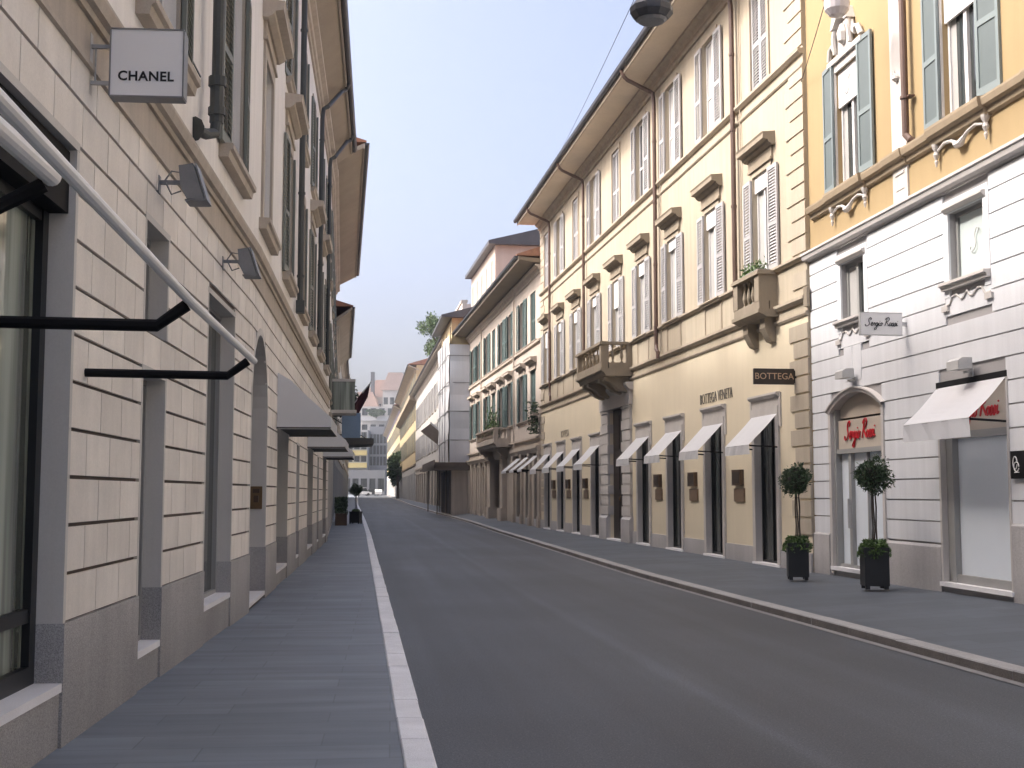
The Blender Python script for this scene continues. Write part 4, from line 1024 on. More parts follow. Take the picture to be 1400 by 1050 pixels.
for k in range(N):
    t0 = math.pi / 2 + am * 1.08 - 2 * am * 1.08 * k / N; t1 = math.pi / 2 + am * 1.08 - 2 * am * 1.08 * (k + 1) / N
    P = lambda r_, t, o: (mid + r_ * math.cos(t), o, zc + r_ * math.sin(t))
    for (ra, oa), (rb, ob) in zip([(rr - .005, -.14), (rr - .005, .06), (rr + .03, .07), (rr + .06, .10), (rr + .085, .10), (rr + .09, 0)], [(rr - .005, .06), (rr + .03, .07), (rr + .06, .10), (rr + .085, .10), (rr + .09, 0), (rr + .09, -.01)]):
        mb.quad(P(ra, t0, oa), P(rb, t0, ob), P(rb, t1, ob), P(ra, t1, oa))
WH.part('arch_surround', mb, M['white_trim'], wp)
mb = MB()                                    # long voussoir joints over the arch are cut by narrow raised stones
for x0, x1, z0_, z1_ in ((1.62, 1.98, 3.5, 4.09), (2.0, 2.36, 3.5, 4.09)): mb.box(x0, x1, .0, .03, z0_, z1_)
WH.part('keystones', mb, M['white_stucco'], wp)
# arched shop door: dark surround, sign board and covered glass
mb = MB(); e = -.15
mb.box(a, a + .09, e, e + .14, c_, 3.28); mb.box(b - .05, b, e, e + .14, c_, 3.28); mb.box(a, b, e, e + .12, 2.28, 2.36); mb.box(a + .55, a + .66, e, e + .10, c_, 2.28); mb.box(a + 1.28, a + 1.31, e, e + .08, c_, 2.28); mb.box(a, b, e, e + .1, c_, c_ + .06)
sd1 = WH.part('shop_door', mb, M['frame_grey'], wp)
WH.sub('pane', MB().box(a + .02, b - .02, e - .03, e + .03, c_ + .02, 2.3), M['pane_cover'], sd1)
WH.sub('name_board', MB().box(a + .1, b - .06, e + .0, e + .085, 2.36, 2.86).box(a + .1, b - .06, e, e + .045, 2.9, 3.3), M['shop_wood'], sd1)
WH.sub('door_handle', MB().box(a + .585, a + .61, e + .1, e + .15, 1.0, 1.5), M['light_metal'], sd1)
WH.sub('doorsill', MB().box(a - .1, b + .08, -.2, .06, .262, .325), M['sill_marble'], sd1)
# the covered shop window under the awning
a, b, c_, d, dp = w_ops[1][:5]
mb = MB(); mb.box(a, a + .10, e, e + .10, c_, d); mb.box(b - .03, b, e, e + .10, c_, d); mb.box(a, b, e, e + .1, c_, c_ + .12); mb.box(a, b, e, e + .1, 2.36, 2.46); mb.box(a + .13, a + .24, e, e + .12, c_, d)
sw = WH.part('shop_window', mb, M['frame_grey'], wp)
WH.sub('pane', MB().box(a + .24, b - .02, e - .02, e + .03, c_ + .1, 2.38), M['pane_cover'], sw)
WH.sub('name_board', MB().box(a + .1, b - .03, e, e + .07, 2.46, d), M['shop_wood'], sw)
WH.sub('doorsill', MB().box(a - .06, b + .06, -.2, .07, .285, .345), M['sill_marble'], sw)
WH.sub('surround', MB().box(a - .05, a + .006, -.14, .04, .345, d).box(b - .006, b + .04, -.14, .04, .345, d), M['white_trim'], sw)
for q in w_ops[2:]: shopwin(WH, wp, q, fm='frame_grey', pm='pane_shop', bar=.08, vs=(.5,))
pipe = MB(); pipe.tube([(4.48, .12, 13.0), (4.48, .12, 7.15), (4.48, .12, 7.02), (4.56, .09, 6.93), (4.58, .02, 6.88)], .055, 10)
for z in (7.6, 9.6): pipe.tube([(4.48, .12, z - .02), (4.48, .12, z + .02)], .075, 10); pipe.box(4.47, 4.62, .02, .12, z - .01, z + .01)
WH.part('downpipe', pipe, M['copper_pipe'], wp)
WH.part('party_strip', MB().box(-.03, .05, -.004, .03, .1, ZS), M['ochre'], wp)
WH.part('corner_pipe', MB().box(-.03, .03, .032, .06, 3.6, 4.35).box(-.03, .03, .032, .06, 2.3, 3.1).box(-.03, .03, .032, .06, 8.1, 8.7).box(-.03, .03, .032, .06, 9.8, 10.6), M['copper_pipe'], wp)
eave(WH, wp, 0, WH.L, 13.3, .9, 13.9, mats=('white_trim', 'soffit', 'gutter')); roof(WH, wp, 0, WH.L, .9, 13.9, slope=.3); body(WH, wp, 0, WH.L, 0, 13.9, M['ochre'])

t = right_awning(WH, 6.03, 'wide white awning over the covered shop window at the right edge', w_=1.95, zt=3.10, out=.55, zf=2.57, drop=.25, group=None)
def small_lamp(s, z, label):
    t = WH.thing('box_lamp', label, 'wall lamp', s, 0, z, 'small box lamps on the white wall')
    WH.sub('bracket', MB().box(-.03, .03, .02, .14, -.05, -.02).box(-.05, .05, .02, .04, -.1, .02), M['light_metal'], t)
    WH.sub('head', MB().prism([(.1, 0), (.3, -.01), (.3, .11), (.24, .15), (.1, .15)], -.17, .17), M['light_metal'], t)
small_lamp(2.05, 3.53, 'small grey box lamp above the arched shop door')
small_lamp(6.1, 3.28, 'small grey box lamp above the wide white awning')

# handwriting in thin strokes
GL = {'S': (.56, [[(-.08, .2), (-.1, .06), (.05, -.02), (.28, .06), (.38, .3), (.26, .52), (.2, .78), (.36, 1.0), (.52, .9), (.46, .7)]]),
      'e': (.30, [[(0, .14), (.16, .24), (.2, .4), (.1, .42), (.05, .2), (.15, .0), (.32, .14)]]), 'r': (.32, [[(0, .1), (.1, .42), (.12, .3), (.24, .38), (.24, .1), (.34, .1)]]),
      'g': (.34, [[(.26, .36), (.1, .4), (.04, .15), (.16, .04), (.27, .34), (.2, -.28), (.06, -.46), (-.06, -.3), (.34, .1)]]), 'i': (.22, [[(0, .1), (.08, .4), (.1, .05), (.24, .12)], [(.12, .56), (.15, .6)]]),
      'o': (.32, [[(.15, .4), (.02, .25), (.08, .02), (.25, .1), (.22, .35), (.12, .4), (.34, .34)]]), 's': (.28, [[(0, .08), (.15, .42), (.22, .16), (.12, 0), (.02, .06)], [(.2, .08), (.3, .12)]]),
      'R': (.54, [[(.02, 0), (.16, .95)], [(-.05, .78), (.1, 1.0), (.34, 1.02), (.46, .85), (.34, .6), (.14, .5), (.3, .3), (.54, .02)]])}
def script(body_, size, thick):
    mb = MB(); x = 0
    for ch in body_:
        if ch == ' ': x += .3; continue
        w_, strokes = GL[ch]
        for st in strokes:
            P = [(p[0] + x + p[1] * .22, p[1]) for p in st]; out = []
            for k in range(len(P) - 1):
                p0 = P[max(0, k - 1)]; p1 = P[k]; p2 = P[k + 1]; p3 = P[min(len(P) - 1, k + 2)]
                for j in range(5):
                    t = j / 5
                    out.append(tuple(.5 * (2 * p1[i] + (p2[i] - p0[i]) * t + (2 * p0[i] - 5 * p1[i] + 4 * p2[i] - p3[i]) * t * t + (3 * p1[i] - p0[i] - 3 * p2[i] + p3[i]) * t ** 3) for i in (0, 1)))
            out.append(P[-1])
            mb.tube([(a_ * size, 0, b_ * size) for a_, b_ in out], thick, 5)
        x += w_
    for k, v in enumerate(mb.v): mb.v[k] = (v[0] - x * size / 2, v[1], v[2])
    return mb
def script_text(fr, t, body_, size, thick, m, loc, rz):
    o = link('lettering', script(body_, size, thick).mesh('lettering', 1), M[m], t); o.location = loc; o.rotation_euler = (0, 0, rz); return o
lt = WH.thing('red_script', 'red handwritten shop name on the board in the arched shop door', 'lettering', 2.02, -.05, 2.52)
script_text(WH, lt, 'Sergio Rossi', .31, .013, 'red_ink', (0, 0, 0), 0)
lt = WH.thing('red_script', 'red handwritten shop name half hidden behind the wide awning', 'lettering', 6.0, -.07, 2.64)
script_text(WH, lt, 'Sergio Rossi', .30, .013, 'red_ink', (0, 0, 0), 0)
t = WH.thing('hanging_sign', 'small white sign with black handwriting above the arched shop door', 'sign', 4.1, 0, 4.17)
WH.sub('panel', MB().box(-.03, .03, .1, .76, -.165, .165), M['sign_pale'], t)
WH.sub('rim', MB().box(-.034, .034, .095, .765, -.175, -.165).box(-.034, .034, .095, .765, .165, .172).box(-.034, .034, .76, .77, -.165, .165), M['light_metal'], t)
WH.sub('bracket', MB().box(-.02, .02, .0, .1, -.03, .03).box(-.04, .04, .0, .02, -.1, .1), M['light_metal'], t)
script_text(WH, t, 'Sergio Rossi', .125, .0055, 'ink', (.036, -.43, -.035), R(90))
t = WH.thing('wall_plaque', 'black square plaque with a pale emblem at the right edge', 'plaque', 7.38, .02, 1.78)
WH.sub('plate', MB().box(-.26, .26, 0, .05, 0, .35), M['black_metal'], t)
em = MB(); em.tube([(-.14 + .05 * math.cos(x / 3), .055, .2 + .08 * math.sin(x / 3)) for x in range(19)], .007, 5); em.tube([(-.11 + .06 * math.cos(x / 3), .055, .15 + .06 * math.sin(x / 3)) for x in range(19)], .007, 5)
em.tube([(-.16, .055, .08), (-.05, .055, .08)], .006, 5)
WH.sub('emblem', em, M['sign_pale'], t)

for s_, z_, o_ in ((6.05, 4.95, -.10), (1.95, 8.52, -.02)):
    e_ = link('monogram', script('S', .30, .007).mesh('monogram'), M['light_metal'], wp); e_.location = WH.W(s_, o_, z_) - wp.location; e_.rotation_euler = (0, 0, WH.ang)
# clipped bay trees in black pots
def topiary(loc, label, seed, k=1.0, shape=(1, 1)):
    t = empty('potted_topiary', loc, R(rnd.uniform(-4, 4) - 6), label, 'potted tree', 'clipped ball trees in black pots'); r = random.Random(seed)
    w_ = .178 * k
    pot = MB(); pot.prism([(-w_ * .96, -w_ * .96), (w_ * .96, -w_ * .96), (w_ * .96, w_ * .96), (-w_ * .96, w_ * .96)], .05, .60, 'z')
    pot.box(-w_, w_, -w_, w_, .565, .61)
    for x in (-w_ + .05, w_ - .05):
        for y in (-w_ + .05, w_ - .05): pot.box(x - .03, x + .03, y - .03, y + .03, 0, .05)
    link('pot', pot.mesh('pot'), M['pot'], t)
    for x, y, b in ((0, 0, .02), (.055, .03, -.01), (-.03, -.04, .015)):
        link('trunk', MB().tube([(x, y, .58), (x + b, y, .9), (x + b * .3, y, 1.2), (x * .6, y * .6, 1.5)], [.013, .012, .012, .011], 7).mesh('trunk'), M['stem'], t)
    def gc(q):
        a = q.uniform(0, 2 * math.pi); rr_ = .245 * math.sqrt(q.random()); return ((rr_ * math.cos(a), rr_ * math.sin(a), .61 + q.uniform(0, .11) - max(0, rr_ - .16) * 1.9), (math.cos(a), math.sin(a), .7))
    link('underplanting', leaves(760, gc, .06, r).mesh('underplanting'), M['leaf_mid'], t)
    lumps = [(Vector((r.gauss(0, 1), r.gauss(0, 1), r.gauss(0, 1))).normalized(), r.uniform(.76, 1.16)) for _ in range(30)]
    def cr_(q):
        while True:
            d = Vector((q.gauss(0, 1), q.gauss(0, 1), q.gauss(0, 1))).normalized()
            l = max(lumps, key=lambda u_: u_[0].dot(d)); rad = .29 * l[1] * (1 - .75 * (1 - l[0].dot(d)))
            f = q.random() ** .35; 
            if q.random() < .07: f *= q.uniform(1.08, 1.26)
            return ((d.x * rad * f * shape[0], d.y * rad * f * shape[0], 1.66 + d.z * rad * f * .96 * shape[1]), d)
    link('crown', leaves(3400, cr_, .052, r, .42).mesh('crown'), M['leaf_dark'], t)
    core = MB(); core.lathe([(.02, 1.50), (.12, 1.53), (.17, 1.63), (.15, 1.75), (.05, 1.82)], (0, 0), 10)
    link('branches', core.mesh('branches'), M['stem'], t)
    return t
topiary((4.76, 20.9, .165), 'smaller clipped ball tree in a black pot in front of the cream palazzo', 11, .98, (.98, 1.0))
topiary((5.36, 18.55, .19), 'fuller clipped ball tree in a black pot in front of the arched shop door', 12, 1.04, (1.07, 1.03))

# ================================================================ RIGHT: the pink house with green shutters
pp = PK.root('pink_house', 'pink house with a row of green louvred shutters under a dark overhanging eave')
PC = [2.05, 4.95, 8.65, 11.55, 14.75, 17.35, 21.1, 23.9]
p_ops = [(.5, 1.75, .5, 3.1, .3), (2.75, 4.1, .5, 3.1, .3), (5.0, 6.75, .5, 3.1, .3), (10.9, 14.5, .3, 3.35, 1.0), (17.8, 19.4, .42, 3.1, .25), (20.0, 21.6, .42, 3.1, .25), (22.2, 23.6, .42, 3.1, .25), (24.2, 25.6, .42, 3.1, .25)]
PK.part('ground_floor_wall', MB().wall(0, PK.L, -.1, 4.0, p_ops), M['pink_stone'], pp)
PK.part('upper_wall', MB().wall(0, PK.L, 4.0, 11.3, [(c - .68, c + .68, z, z + h, .2) for c in PC for z, h in ((4.85, 2.1), (8.2, 2.2))]), M['pink'], pp)
for k, c in enumerate(PC):
    for z, h in ((4.85, 2.1), (8.2, 2.2)):
        window(PK, pp, c, z, 1.36, h, mats=('shutter_green', 'pane'), sill=(.68, .12, .12, 'pink_stone'), shutter=('louvre', 'shutter_green', 'open' if (k + int(z)) % 4 else 'closed', h, .06), transom=.4,
               hood=(.05, .3, .28, 'pink_stone') if z < 6 else None)
for zl, zh, pr in ((3.9, 4.02, .12), (8.0, 8.12, .1), (10.95, 11.02, .04)):
    PK.part('string_course', MB().prism([(-.003, zl), (pr, zl + .03), (pr, zh), (-.003, zh + .02)], 0, PK.L), M['pink_stone'], pp)
for q in p_ops[:3]:
    f = shopwin(PK, pp, q, bar=.06, vs=(.5,)); PK.sub('apron', MB().box(q[0], q[1], -.28, .02, .1, .5), M['granite_pale'], f)
for q in p_ops[4:]:
    mb = MB(); n = 14
    for k in range(n): mb.prism([(-.2, .42 + 2.68 * k / n), (-.165, .42 + 2.68 * (k + .5) / n), (-.2, .42 + 2.68 * (k + 1) / n)], q[0], q[1])
    PK.part('roller_shutter', mb, M['jamb_stone'], pp)
for q in [(q[0] - .32, q[0] - .02) for q in p_ops if q[0] > 1] + [(7.1, 7.4), (25.72, 26.0), (.05, .4)]:
    PK.part('pilaster', MB().box(q[0], q[1], -.003, .1, 0, 3.25).box(q[0] - .05, q[1] + .05, -.003, .14, 0, .62).box(q[0] - .04, q[1] + .04, -.003, .14, 3.2, 3.36), M['pink_stone'], pp)
mb = MB(); mb.prism([(-.003, 3.3), (.12, 3.34), (.22, 3.5), (.22, 3.58), (-.003, 3.62)], 16.9, PK.L); mb.prism([(-.003, 3.3), (.12, 3.34), (.22, 3.5), (.22, 3.58), (-.003, 3.62)], 0, 7.6)
PK.part('shop_cornice', mb, M['pink_stone'], pp)
mb = MB(); mb.box(10.9, 14.5, -1.02, -.9, .3, 3.35)
for s in (11.1, 12.8):
    for z in (.5, 1.5, 2.45): mb.box(s, s + 1.5, -.91, -.87, z, z + .8)
PK.part('door', mb, M['door_wood'], pp)
for a, b in ((9.9, 10.9), (14.5, 15.5)):
    cb = MB(); cb.box(a, b, -.5, .22, .0, 3.3).box(a - .08, b + .08, -.5, .32, .0, .85).box(a - .08, b + .08, -.5, .34, 3.3, 3.5); PK.part('gate_pier', cb, M['pink_stone'], pp)
balcony(PK, pp, 8.6, 15.6, .82, 4.06, 4.80, 'pink_stone', 12, side_nb=2, deep=.22, brk=(9.5, 15.2))
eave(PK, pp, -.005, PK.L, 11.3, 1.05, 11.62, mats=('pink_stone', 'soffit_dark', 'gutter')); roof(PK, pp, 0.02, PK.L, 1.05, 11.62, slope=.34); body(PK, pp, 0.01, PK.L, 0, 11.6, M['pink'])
for s in (6.9, 19.3): downpipe(PK, pp, s, 3.7, 11.3, 1.05, 11.62, 'pink_stone', .04, feed=False)
a0, a1 = 21.4, 33.5
at = PK.part('attic', MB().box(a0, a1, -7, -1.0, 11.2, 16.4), M['pink'], pp)
PK.sub('attic_roof', MB().prism([(-.55, 16.4), (-.55, 16.62), (-4, 17.5), (-7.4, 16.62), (-7.4, 16.4)], a0 - .4, a1), M['gutter'], at)
for k in range(5): PK.sub('attic_window', MB().box(a0 + 1.2 + 2.4 * k, a0 + 2.0 + 2.4 * k, -1.02, -.985, 14.0, 15.7), M['shutter_dark'], at)
ch = PK.part('chimney', MB().box(12.4, 13.2, -4.6, -3.8, 13.0, 15.0).box(12.3, 13.3, -4.7, -3.7, 15.0, 15.15), M['pink'], pp)
for s, n_ in ((1.15, 'small white awning nearest the cream palazzo on the pink house'), (3.45, 'small white awning in the middle of three on the pink house'), (5.85, 'small white awning nearest the dark carved door of the pink house')):
    right_awning(PK, s, n_, w_=1.2 if s < 5 else 1.5, zt=3.2, out=.75, zf=2.6, drop=.1, group='small white awnings on the pink house')
t = PK.thing('balcony_plants', 'dark shrub growing on the stone balcony of the pink house', 'plant', 12.6, .35, 4.1)
PK.sub('foliage', leaves(700, lambda r: ((r.gauss(0, .42), r.gauss(0, .16), .3 + abs(r.gauss(.45, .5))), (r.gauss(0, 1), r.gauss(0, 1), 1.2)), .17, random.Random(5)), M['leaf_mid'], t)
PK.sub('trough', MB().box(-.7, .7, -.2, .2, 0, .35), M['bronze'], t)
t = PK.thing('balcony_plants', 'green hanging plant at the seam of the pink house and the cream palazzo', 'plant', .3, .1, 5.0)
PK.sub('foliage', leaves(420, lambda r: ((r.gauss(0, .2), abs(r.gauss(0, .2)), r.uniform(-.9, .45)), (r.gauss(0, 1), r.gauss(0, 1), .4)), .15, random.Random(6)), M['leaf_dark'], t)
PK.sub('trough', MB().box(-.3, .3, .0, .25, -.15, 0), M['pink_stone'], t)

# ================================================================ RIGHT: house wrapped in sheeting, and the houses beyond
sh = SH.root('wrapped_house', 'narrow house wrapped in white building sheets with a yellow strip left bare')
w0, w1, wo = 0.0, 9.5, 1.1
SH.part('wall', MB().box(w0, w1, -8, wo, 3.4, 12.6), M['yellow'], sh); SH.part('ground_floor', MB().box(w0, w1, -8, wo, .1, 3.4), M['pink_stone'], sh)
SH.part('eave', MB().prism([(-8, 12.6), (wo + .7, 12.6), (wo + .7, 12.75), (-4, 14.3), (-8, 12.9)], w0 - .5, w1 + .2), M['gutter'], sh)
mb = MB(); N = 26
def drape(p0, p1, z0, z1, amp, seed, nu=22, nv=14):
    r = random.Random(seed); ph = [r.uniform(0, 6) for _ in range(4)]; m_ = MB(); d = Vector((p1[0] - p0[0], p1[1] - p0[1])); L = d.length; nrm = Vector((d.y, -d.x)).normalized()
    g = []
    for i in range(nu + 1):
        row = []
        for j in range(nv + 1):
            u_, v_ = i / nu, j / nv; w_ = amp * (math.sin(u_ * 9 + ph[0] + v_ * 2) * .5 + math.sin(v_ * 14 + ph[1]) * .35 * math.sin(u_ * 12 + ph[2]) - .9 * math.sin(math.pi * ((v_ * 3.5) % 1)))
            row.append((p0[0] + d.x * u_ + nrm.x * w_, p0[1] + d.y * u_ + nrm.y * w_, z0 + (z1 - z0) * v_))
        g.append(row)
    for i in range(nu):
        for j in range(nv): m_.quad(g[i][j], g[i + 1][j], g[i + 1][j + 1], g[i][j + 1])
    return m_
SH.part('sheet', drape((w0 - .28, -2.5), (w0 - .28, wo + .15), 3.5, 10.9, .07, 1), M['sheet_blue'], sh)
SH.part('sheet', drape((w0 - .26, wo + .18), (w1, wo + .18), 3.5, 11.5, .07, 2), M['sheet'], sh)
mb = MB()
for s in (w0 - .2, 3, 6, w1): mb.tube([(s, wo + .1, .3), (s, wo + .1, 12)], .03, 6)
mb.box(w0 - .5, w1, wo - .3, wo + 1.1, 3.15, 3.3); mb.box(w0 - .5, w1 + 4, wo + 1.05, wo + 1.1, 3.1, 3.65); mb.box(w0 - .5, w0 - .45, -.2, wo + 1.1, 3.0, 3.5); mb.tube([(w0 - .3, wo + .9, .3), (w0 - .3, wo + .9, 3.2)], .04, 6); mb.tube([(w1, wo + .9, .3), (w1, wo + .9, 3.2)], .04, 6)
SH.part('scaffold_deck', mb, M['scaffold_wood'], sh)
tie = MB()
for z in (4.9, 6.7, 8.5, 10.2): tie.tube([(w0 - .36, -2.4, z), (w0 - .36, wo + .26, z), (w1, wo + .28, z)], .035, 5)
for s_ in (2.2, 4.6, 7.0): tie.tube([(s_, wo + .27, 3.5), (s_, wo + .27, 11.4)], .03, 5)
SH.part('scaffold_tie', tie, M['grey_metal'], sh)
SH.part('shop_front', MB().box(.4, 4.4, wo - .1, wo + .02, .3, 3.0).box(5.2, 9.0, wo - .1, wo + .02, .3, 3.0), M['door_wood'], sh)
h2 = SH.root('tall_grey_house', 'grey and white house with a terrace parapet and roof tree beyond the wrapped house', s=9.5)
simple_block(SH, h2, 4.3, 12.9, .8, 13.3, 'offwhite', 14, (5.4, 9.0), (1.3, 2.4), 'shutter_grey', gm='pink_stone', gz0=.3, gfl=(3.7, 3.0), gdep=.6, s0=9.5, s1=SH.L, kind='louvre')
SH.part('parapet', MB().box(10, SH.L - 1, -.7, -.4, 13.2, 15.2).box(10, SH.L - 1, -.78, -.32, 15.2, 15.35).box(20, 21, -5, -1, 13.2, 16.6), M['offwhite'], h2)
for s in (14, 24): SH.part('shop_canopy', MB().prism([(0, 3.7), (1.5, 3.4), (1.5, 3.6), (0, 4.1)], s, s + 7), M['scaffold_wood'], h2)
t = empty('tilted_board', (-4.75, 95.0, 5.5), 0, 'dark tilted board with a pale upper edge jutting out below the white sheets', 'board')
link('board', MB().prism([(-2.25, .8), (-1.5, 1.38), (.1, .02), (-.85, -.3)], 0, 2.2, 'o').mesh('board'), M['scaffold_wood'], t)
link('edge', MB().prism([(-1.5, 1.39), (.1, .03), (.1, .16), (-1.5, 1.55)], -.02, 2.2, 'o').mesh('edge'), M['sheet'], t)
link('prop', MB().tube([(0, 1, 0), (.3, 1, -.6), (.3, 1, -1.8)], .05, 6).mesh('prop'), M['scaffold_wood'], t)
def tree(label, cat, loc, crowns, n, size, m, trunk_r, seed, trunk_top=None, group=None, name='street_tree'):
    """crowns: (centre, radii) relative to loc"""
    t = empty(name, loc, 0, label, cat, group); r = random.Random(seed); tb = MB()
    top = trunk_top or crowns[0][0]
    tb.tube([(0, 0, -.1), (.04, .03, top[2] * .35), (top[0] * .6, top[1] * .6, top[2] * .7), top], [trunk_r * 1.25, trunk_r, trunk_r * .8, trunk_r * .3], 8)
    for c, rd in crowns:
        tb.tube([(top[0] * .5, top[1] * .5, top[2] * .6), tuple((Vector(top) * .5 + Vector(c) * .5)), c], [trunk_r * .55, trunk_r * .35, trunk_r * .1], 6)
    link('trunk', tb.mesh('trunk'), M['bark'], t)
    W_ = [rd[0] * rd[1] * rd[2] for c, rd in crowns]
    def place(q):
        c, rd = q.choices(crowns, W_)[0]
        d = Vector((q.gauss(0, 1), q.gauss(0, 1), q.gauss(0, 1))).normalized(); f = q.random() ** .5 * q.uniform(.75, 1.1)
        return ((c[0] + d.x * rd[0] * f, c[1] + d.y * rd[1] * f, c[2] + d.z * rd[2] * f), d)
    link('crown', leaves(n, place, size, r, .6).mesh('crown'), M[m], t); return t
def lumps(c, rd, n, seed, k=.5):
    r = random.Random(seed); return [((c[0] + r.uniform(-1, 1) * rd[0], c[1] + r.uniform(-1, 1) * rd[1], c[2] + r.uniform(-1, 1) * rd[2]), tuple(x * k * r.uniform(.7, 1.2) for x in rd)) for _ in range(n)]
tree('leafy tree growing on the roof terrace above the white sheets', 'tree', (-6.3, 112, 12.8), lumps((-.3, 2, 3.0), (1.25, 4.5, 1.35), 24, 3, .55), 9000, .22, 'leaf_tree', .14, 21, trunk_top=(-.2, 2, 2.6), name='roof_tree')
tree('small shrub on the roof terrace beside the bigger roof tree', 'tree', (-4.6, 104, 13.2), lumps((0, 0, 2.6), (.5, .8, .7), 6, 4, .6), 1200, .26, 'leaf_tree', .06, 22, name='roof_tree')

yb = YB.root('yellow_house', 'yellow corner house with a long balcony high up behind the street tree')
simple_block(YB, yb, 5.0, 16.2, 1.0, 16.9, 'yellow', 12, (6.6, 10.4, 13.6), (1.4, 2.5), 'shutter_dark', gm='offwhite', gz0=.6, gfl=(4.0, 2.4), trim='tan_cornice')
YB.part('cornice', MB().prism([(0, 12.3), (.3, 12.5), (.8, 12.75), (.8, 13.3), (0, 13.3)], -.5, YB.L), M['tan_cornice'], yb)
yc = YC.root('ochre_house', 'pale ochre and lilac house farther along, past the street tree')
simple_block(YC, yc, 6.0, 15.5, 1.2, 16.4, 'yellow', 16, (7.6, 11.6), (1.5, 2.6), 'shutter_dark', gm='offwhite', gz0=1.0, gfl=(4.6, 2.6), trim='far_lilac')
tree('dark green street tree growing at the kerb before the yellow house', 'tree', (-18.4, 201, .7), lumps((0, 0, 4.9), (1.3, 2.2, 2.4), 14, 8, .5), 4200, .5, 'leaf_tree', .22, 24, trunk_top=(0, 0, 4.2))

# the end of the street
def slab_house(name, label, x0, x1, y, z0, z1, m, bands=(), bm='far_yellow', wins=None, deep=14, roofm=None):
    r_ = empty(name, ((x0 + x1) / 2, y, 0), 0, label, 'building'); P = lambda n_, mb, mm: link(n_, mb.mesh(n_, 1), M[mm], r_); cx = (x0 + x1) / 2
    P('wall', MB().box(x0 - cx, x1 - cx, 0, deep, z0, z1), m)
    for a, b in bands: P('balcony', MB().box(x0 - cx, x1 - cx, -1.2, -.01, a, b), bm)
    if wins:
        zz, ww, hh, n_ = wins
        for z in zz:
            for k in range(n_): x = x0 - cx + (x1 - x0) * (k + .5) / n_; P('window', MB().box(x - ww / 2, x + ww / 2, -.06, .05, z, z + hh), 'pane')
    if roofm: P('roof', MB().prism([(x0 - cx - .5, z1), (x1 - cx + .5, z1), ((x1 - x0) * .28, z1 + 5), (-(x1 - x0) * .28, z1 + 5)], -.5, deep, 'o'), roofm)
    return r_
slab_house('balcony_block', 'modern block with yellow balcony fronts closing the view', -46, -38.6, 332, 0, 18.4, 'far_pale', bands=((8.3, 9.6), (11.6, 12.9), (14.9, 16.0)), wins=((9.9, 13.2, 16.3), 1.4, 1.5, 4))
slab_house('glass_block', 'tall grey block with upright strips at the end of the street', -38.5, -33.0, 336, 0, 19.5, 'far_grey', wins=((9, 12, 15), .7, 2.4, 6))
slab_house('stone_arcade', 'low dark grey stone building across the end of the street', -44.5, -33.4, 328, 0, 7.6, 'far_grey', wins=((2.0,), 1.6, 3.4, 5))
slab_house('pink_roofed_house', 'big pale house with a pink hipped roof rising behind the others', -43, -28, 362, 0, 29.5, 'pink', wins=((25.5,), 1.3, 2.0, 9), roofm='pink_roof')
slab_house('grey_roofed_tower', 'dim grey tower block far behind the pink roof', -39, -26, 395, 0, 40, 'far_grey', wins=((32, 35.5), 1.2, 1.8, 9))
slab_house('white_attic_house', 'white walled attic house beside the pink roof at the far right', -36.5, -29.5, 350, 0, 30.5, 'offwhite', wins=((26.5,), 1.2, 2.0, 4), roofm='pink_roof')
slab_house('chimney_house', 'narrow pinkish house with a tall dark chimney at the street end', -46, -38.5, 356, 0, 25.5, 'pink', wins=((18, 21.5), 1.1, 1.9, 4), roofm='pink_roof')
slab_house('terrace_house', 'pale terraced house with greenery under the pink roof', -42, -32.5, 344, 0, 25.5, 'offwhite', bands=((21.5, 22.6),), bm='far_pale', wins=((18.5, 23),1.5, 2.0, 4))
tree('light green bush on the terrace under the far pink roof', 'tree', (-37.5, 342.4, 22.2), lumps((0, 0, 1.6), (2.0, .6, 1.0), 7, 9, .55), 1300, .6, 'leaf_tree', .12, 31, name='terrace_bush')
tc_ = [o for o in bpy.data.objects if o.name.startswith('chimney_house')][0]
link('chimney', MB().box(1.4, 2.5, 2, 3.2, 25, 36.5).mesh('chimney'), M['gutter'], tc_)
def car(loc, rz, m, label, van=False):
    t = empty('parked_car', loc, rz, label, 'car', 'cars at the end of the street'); h = 1.0 if van else .55
    prof = [(-2.1, .3), (2.1, .3), (2.15, .75), (1.4, .9), (.9, .9 + h), (-1.5, .9 + h), (-2.1, 1.0)]
    link('body', MB().prism([(a, z) for a, z in prof], -.85, .85, 'o').mesh('body'), M[m], t)
    link('window', MB().prism([(1.28, .98), (.92, .82 + h), (-1.42, .82 + h), (-1.8, 1.05)], -.865, .865, 'o').mesh('window'), M['pane'], t)
    for x in (-1.35, 1.35):
        for y in (-.8, .8): link('wheel', MB().tube([(x, y - .1, .32), (x, y + .1, .32)], .32, 12).mesh('wheel'), M['tyre'], t)
    return t
g = gz(296)
car((-35.4, 296, g), R(6), 'car_white', 'white van parked at the end of the street', True); car((-33.6, 300, g), R(4), 'car_dark', 'dark car beside the white van at the end of the street'); car((-31.9, 298, g), R(96), 'car_white', 'white car nearest the right kerb at the end of the street')

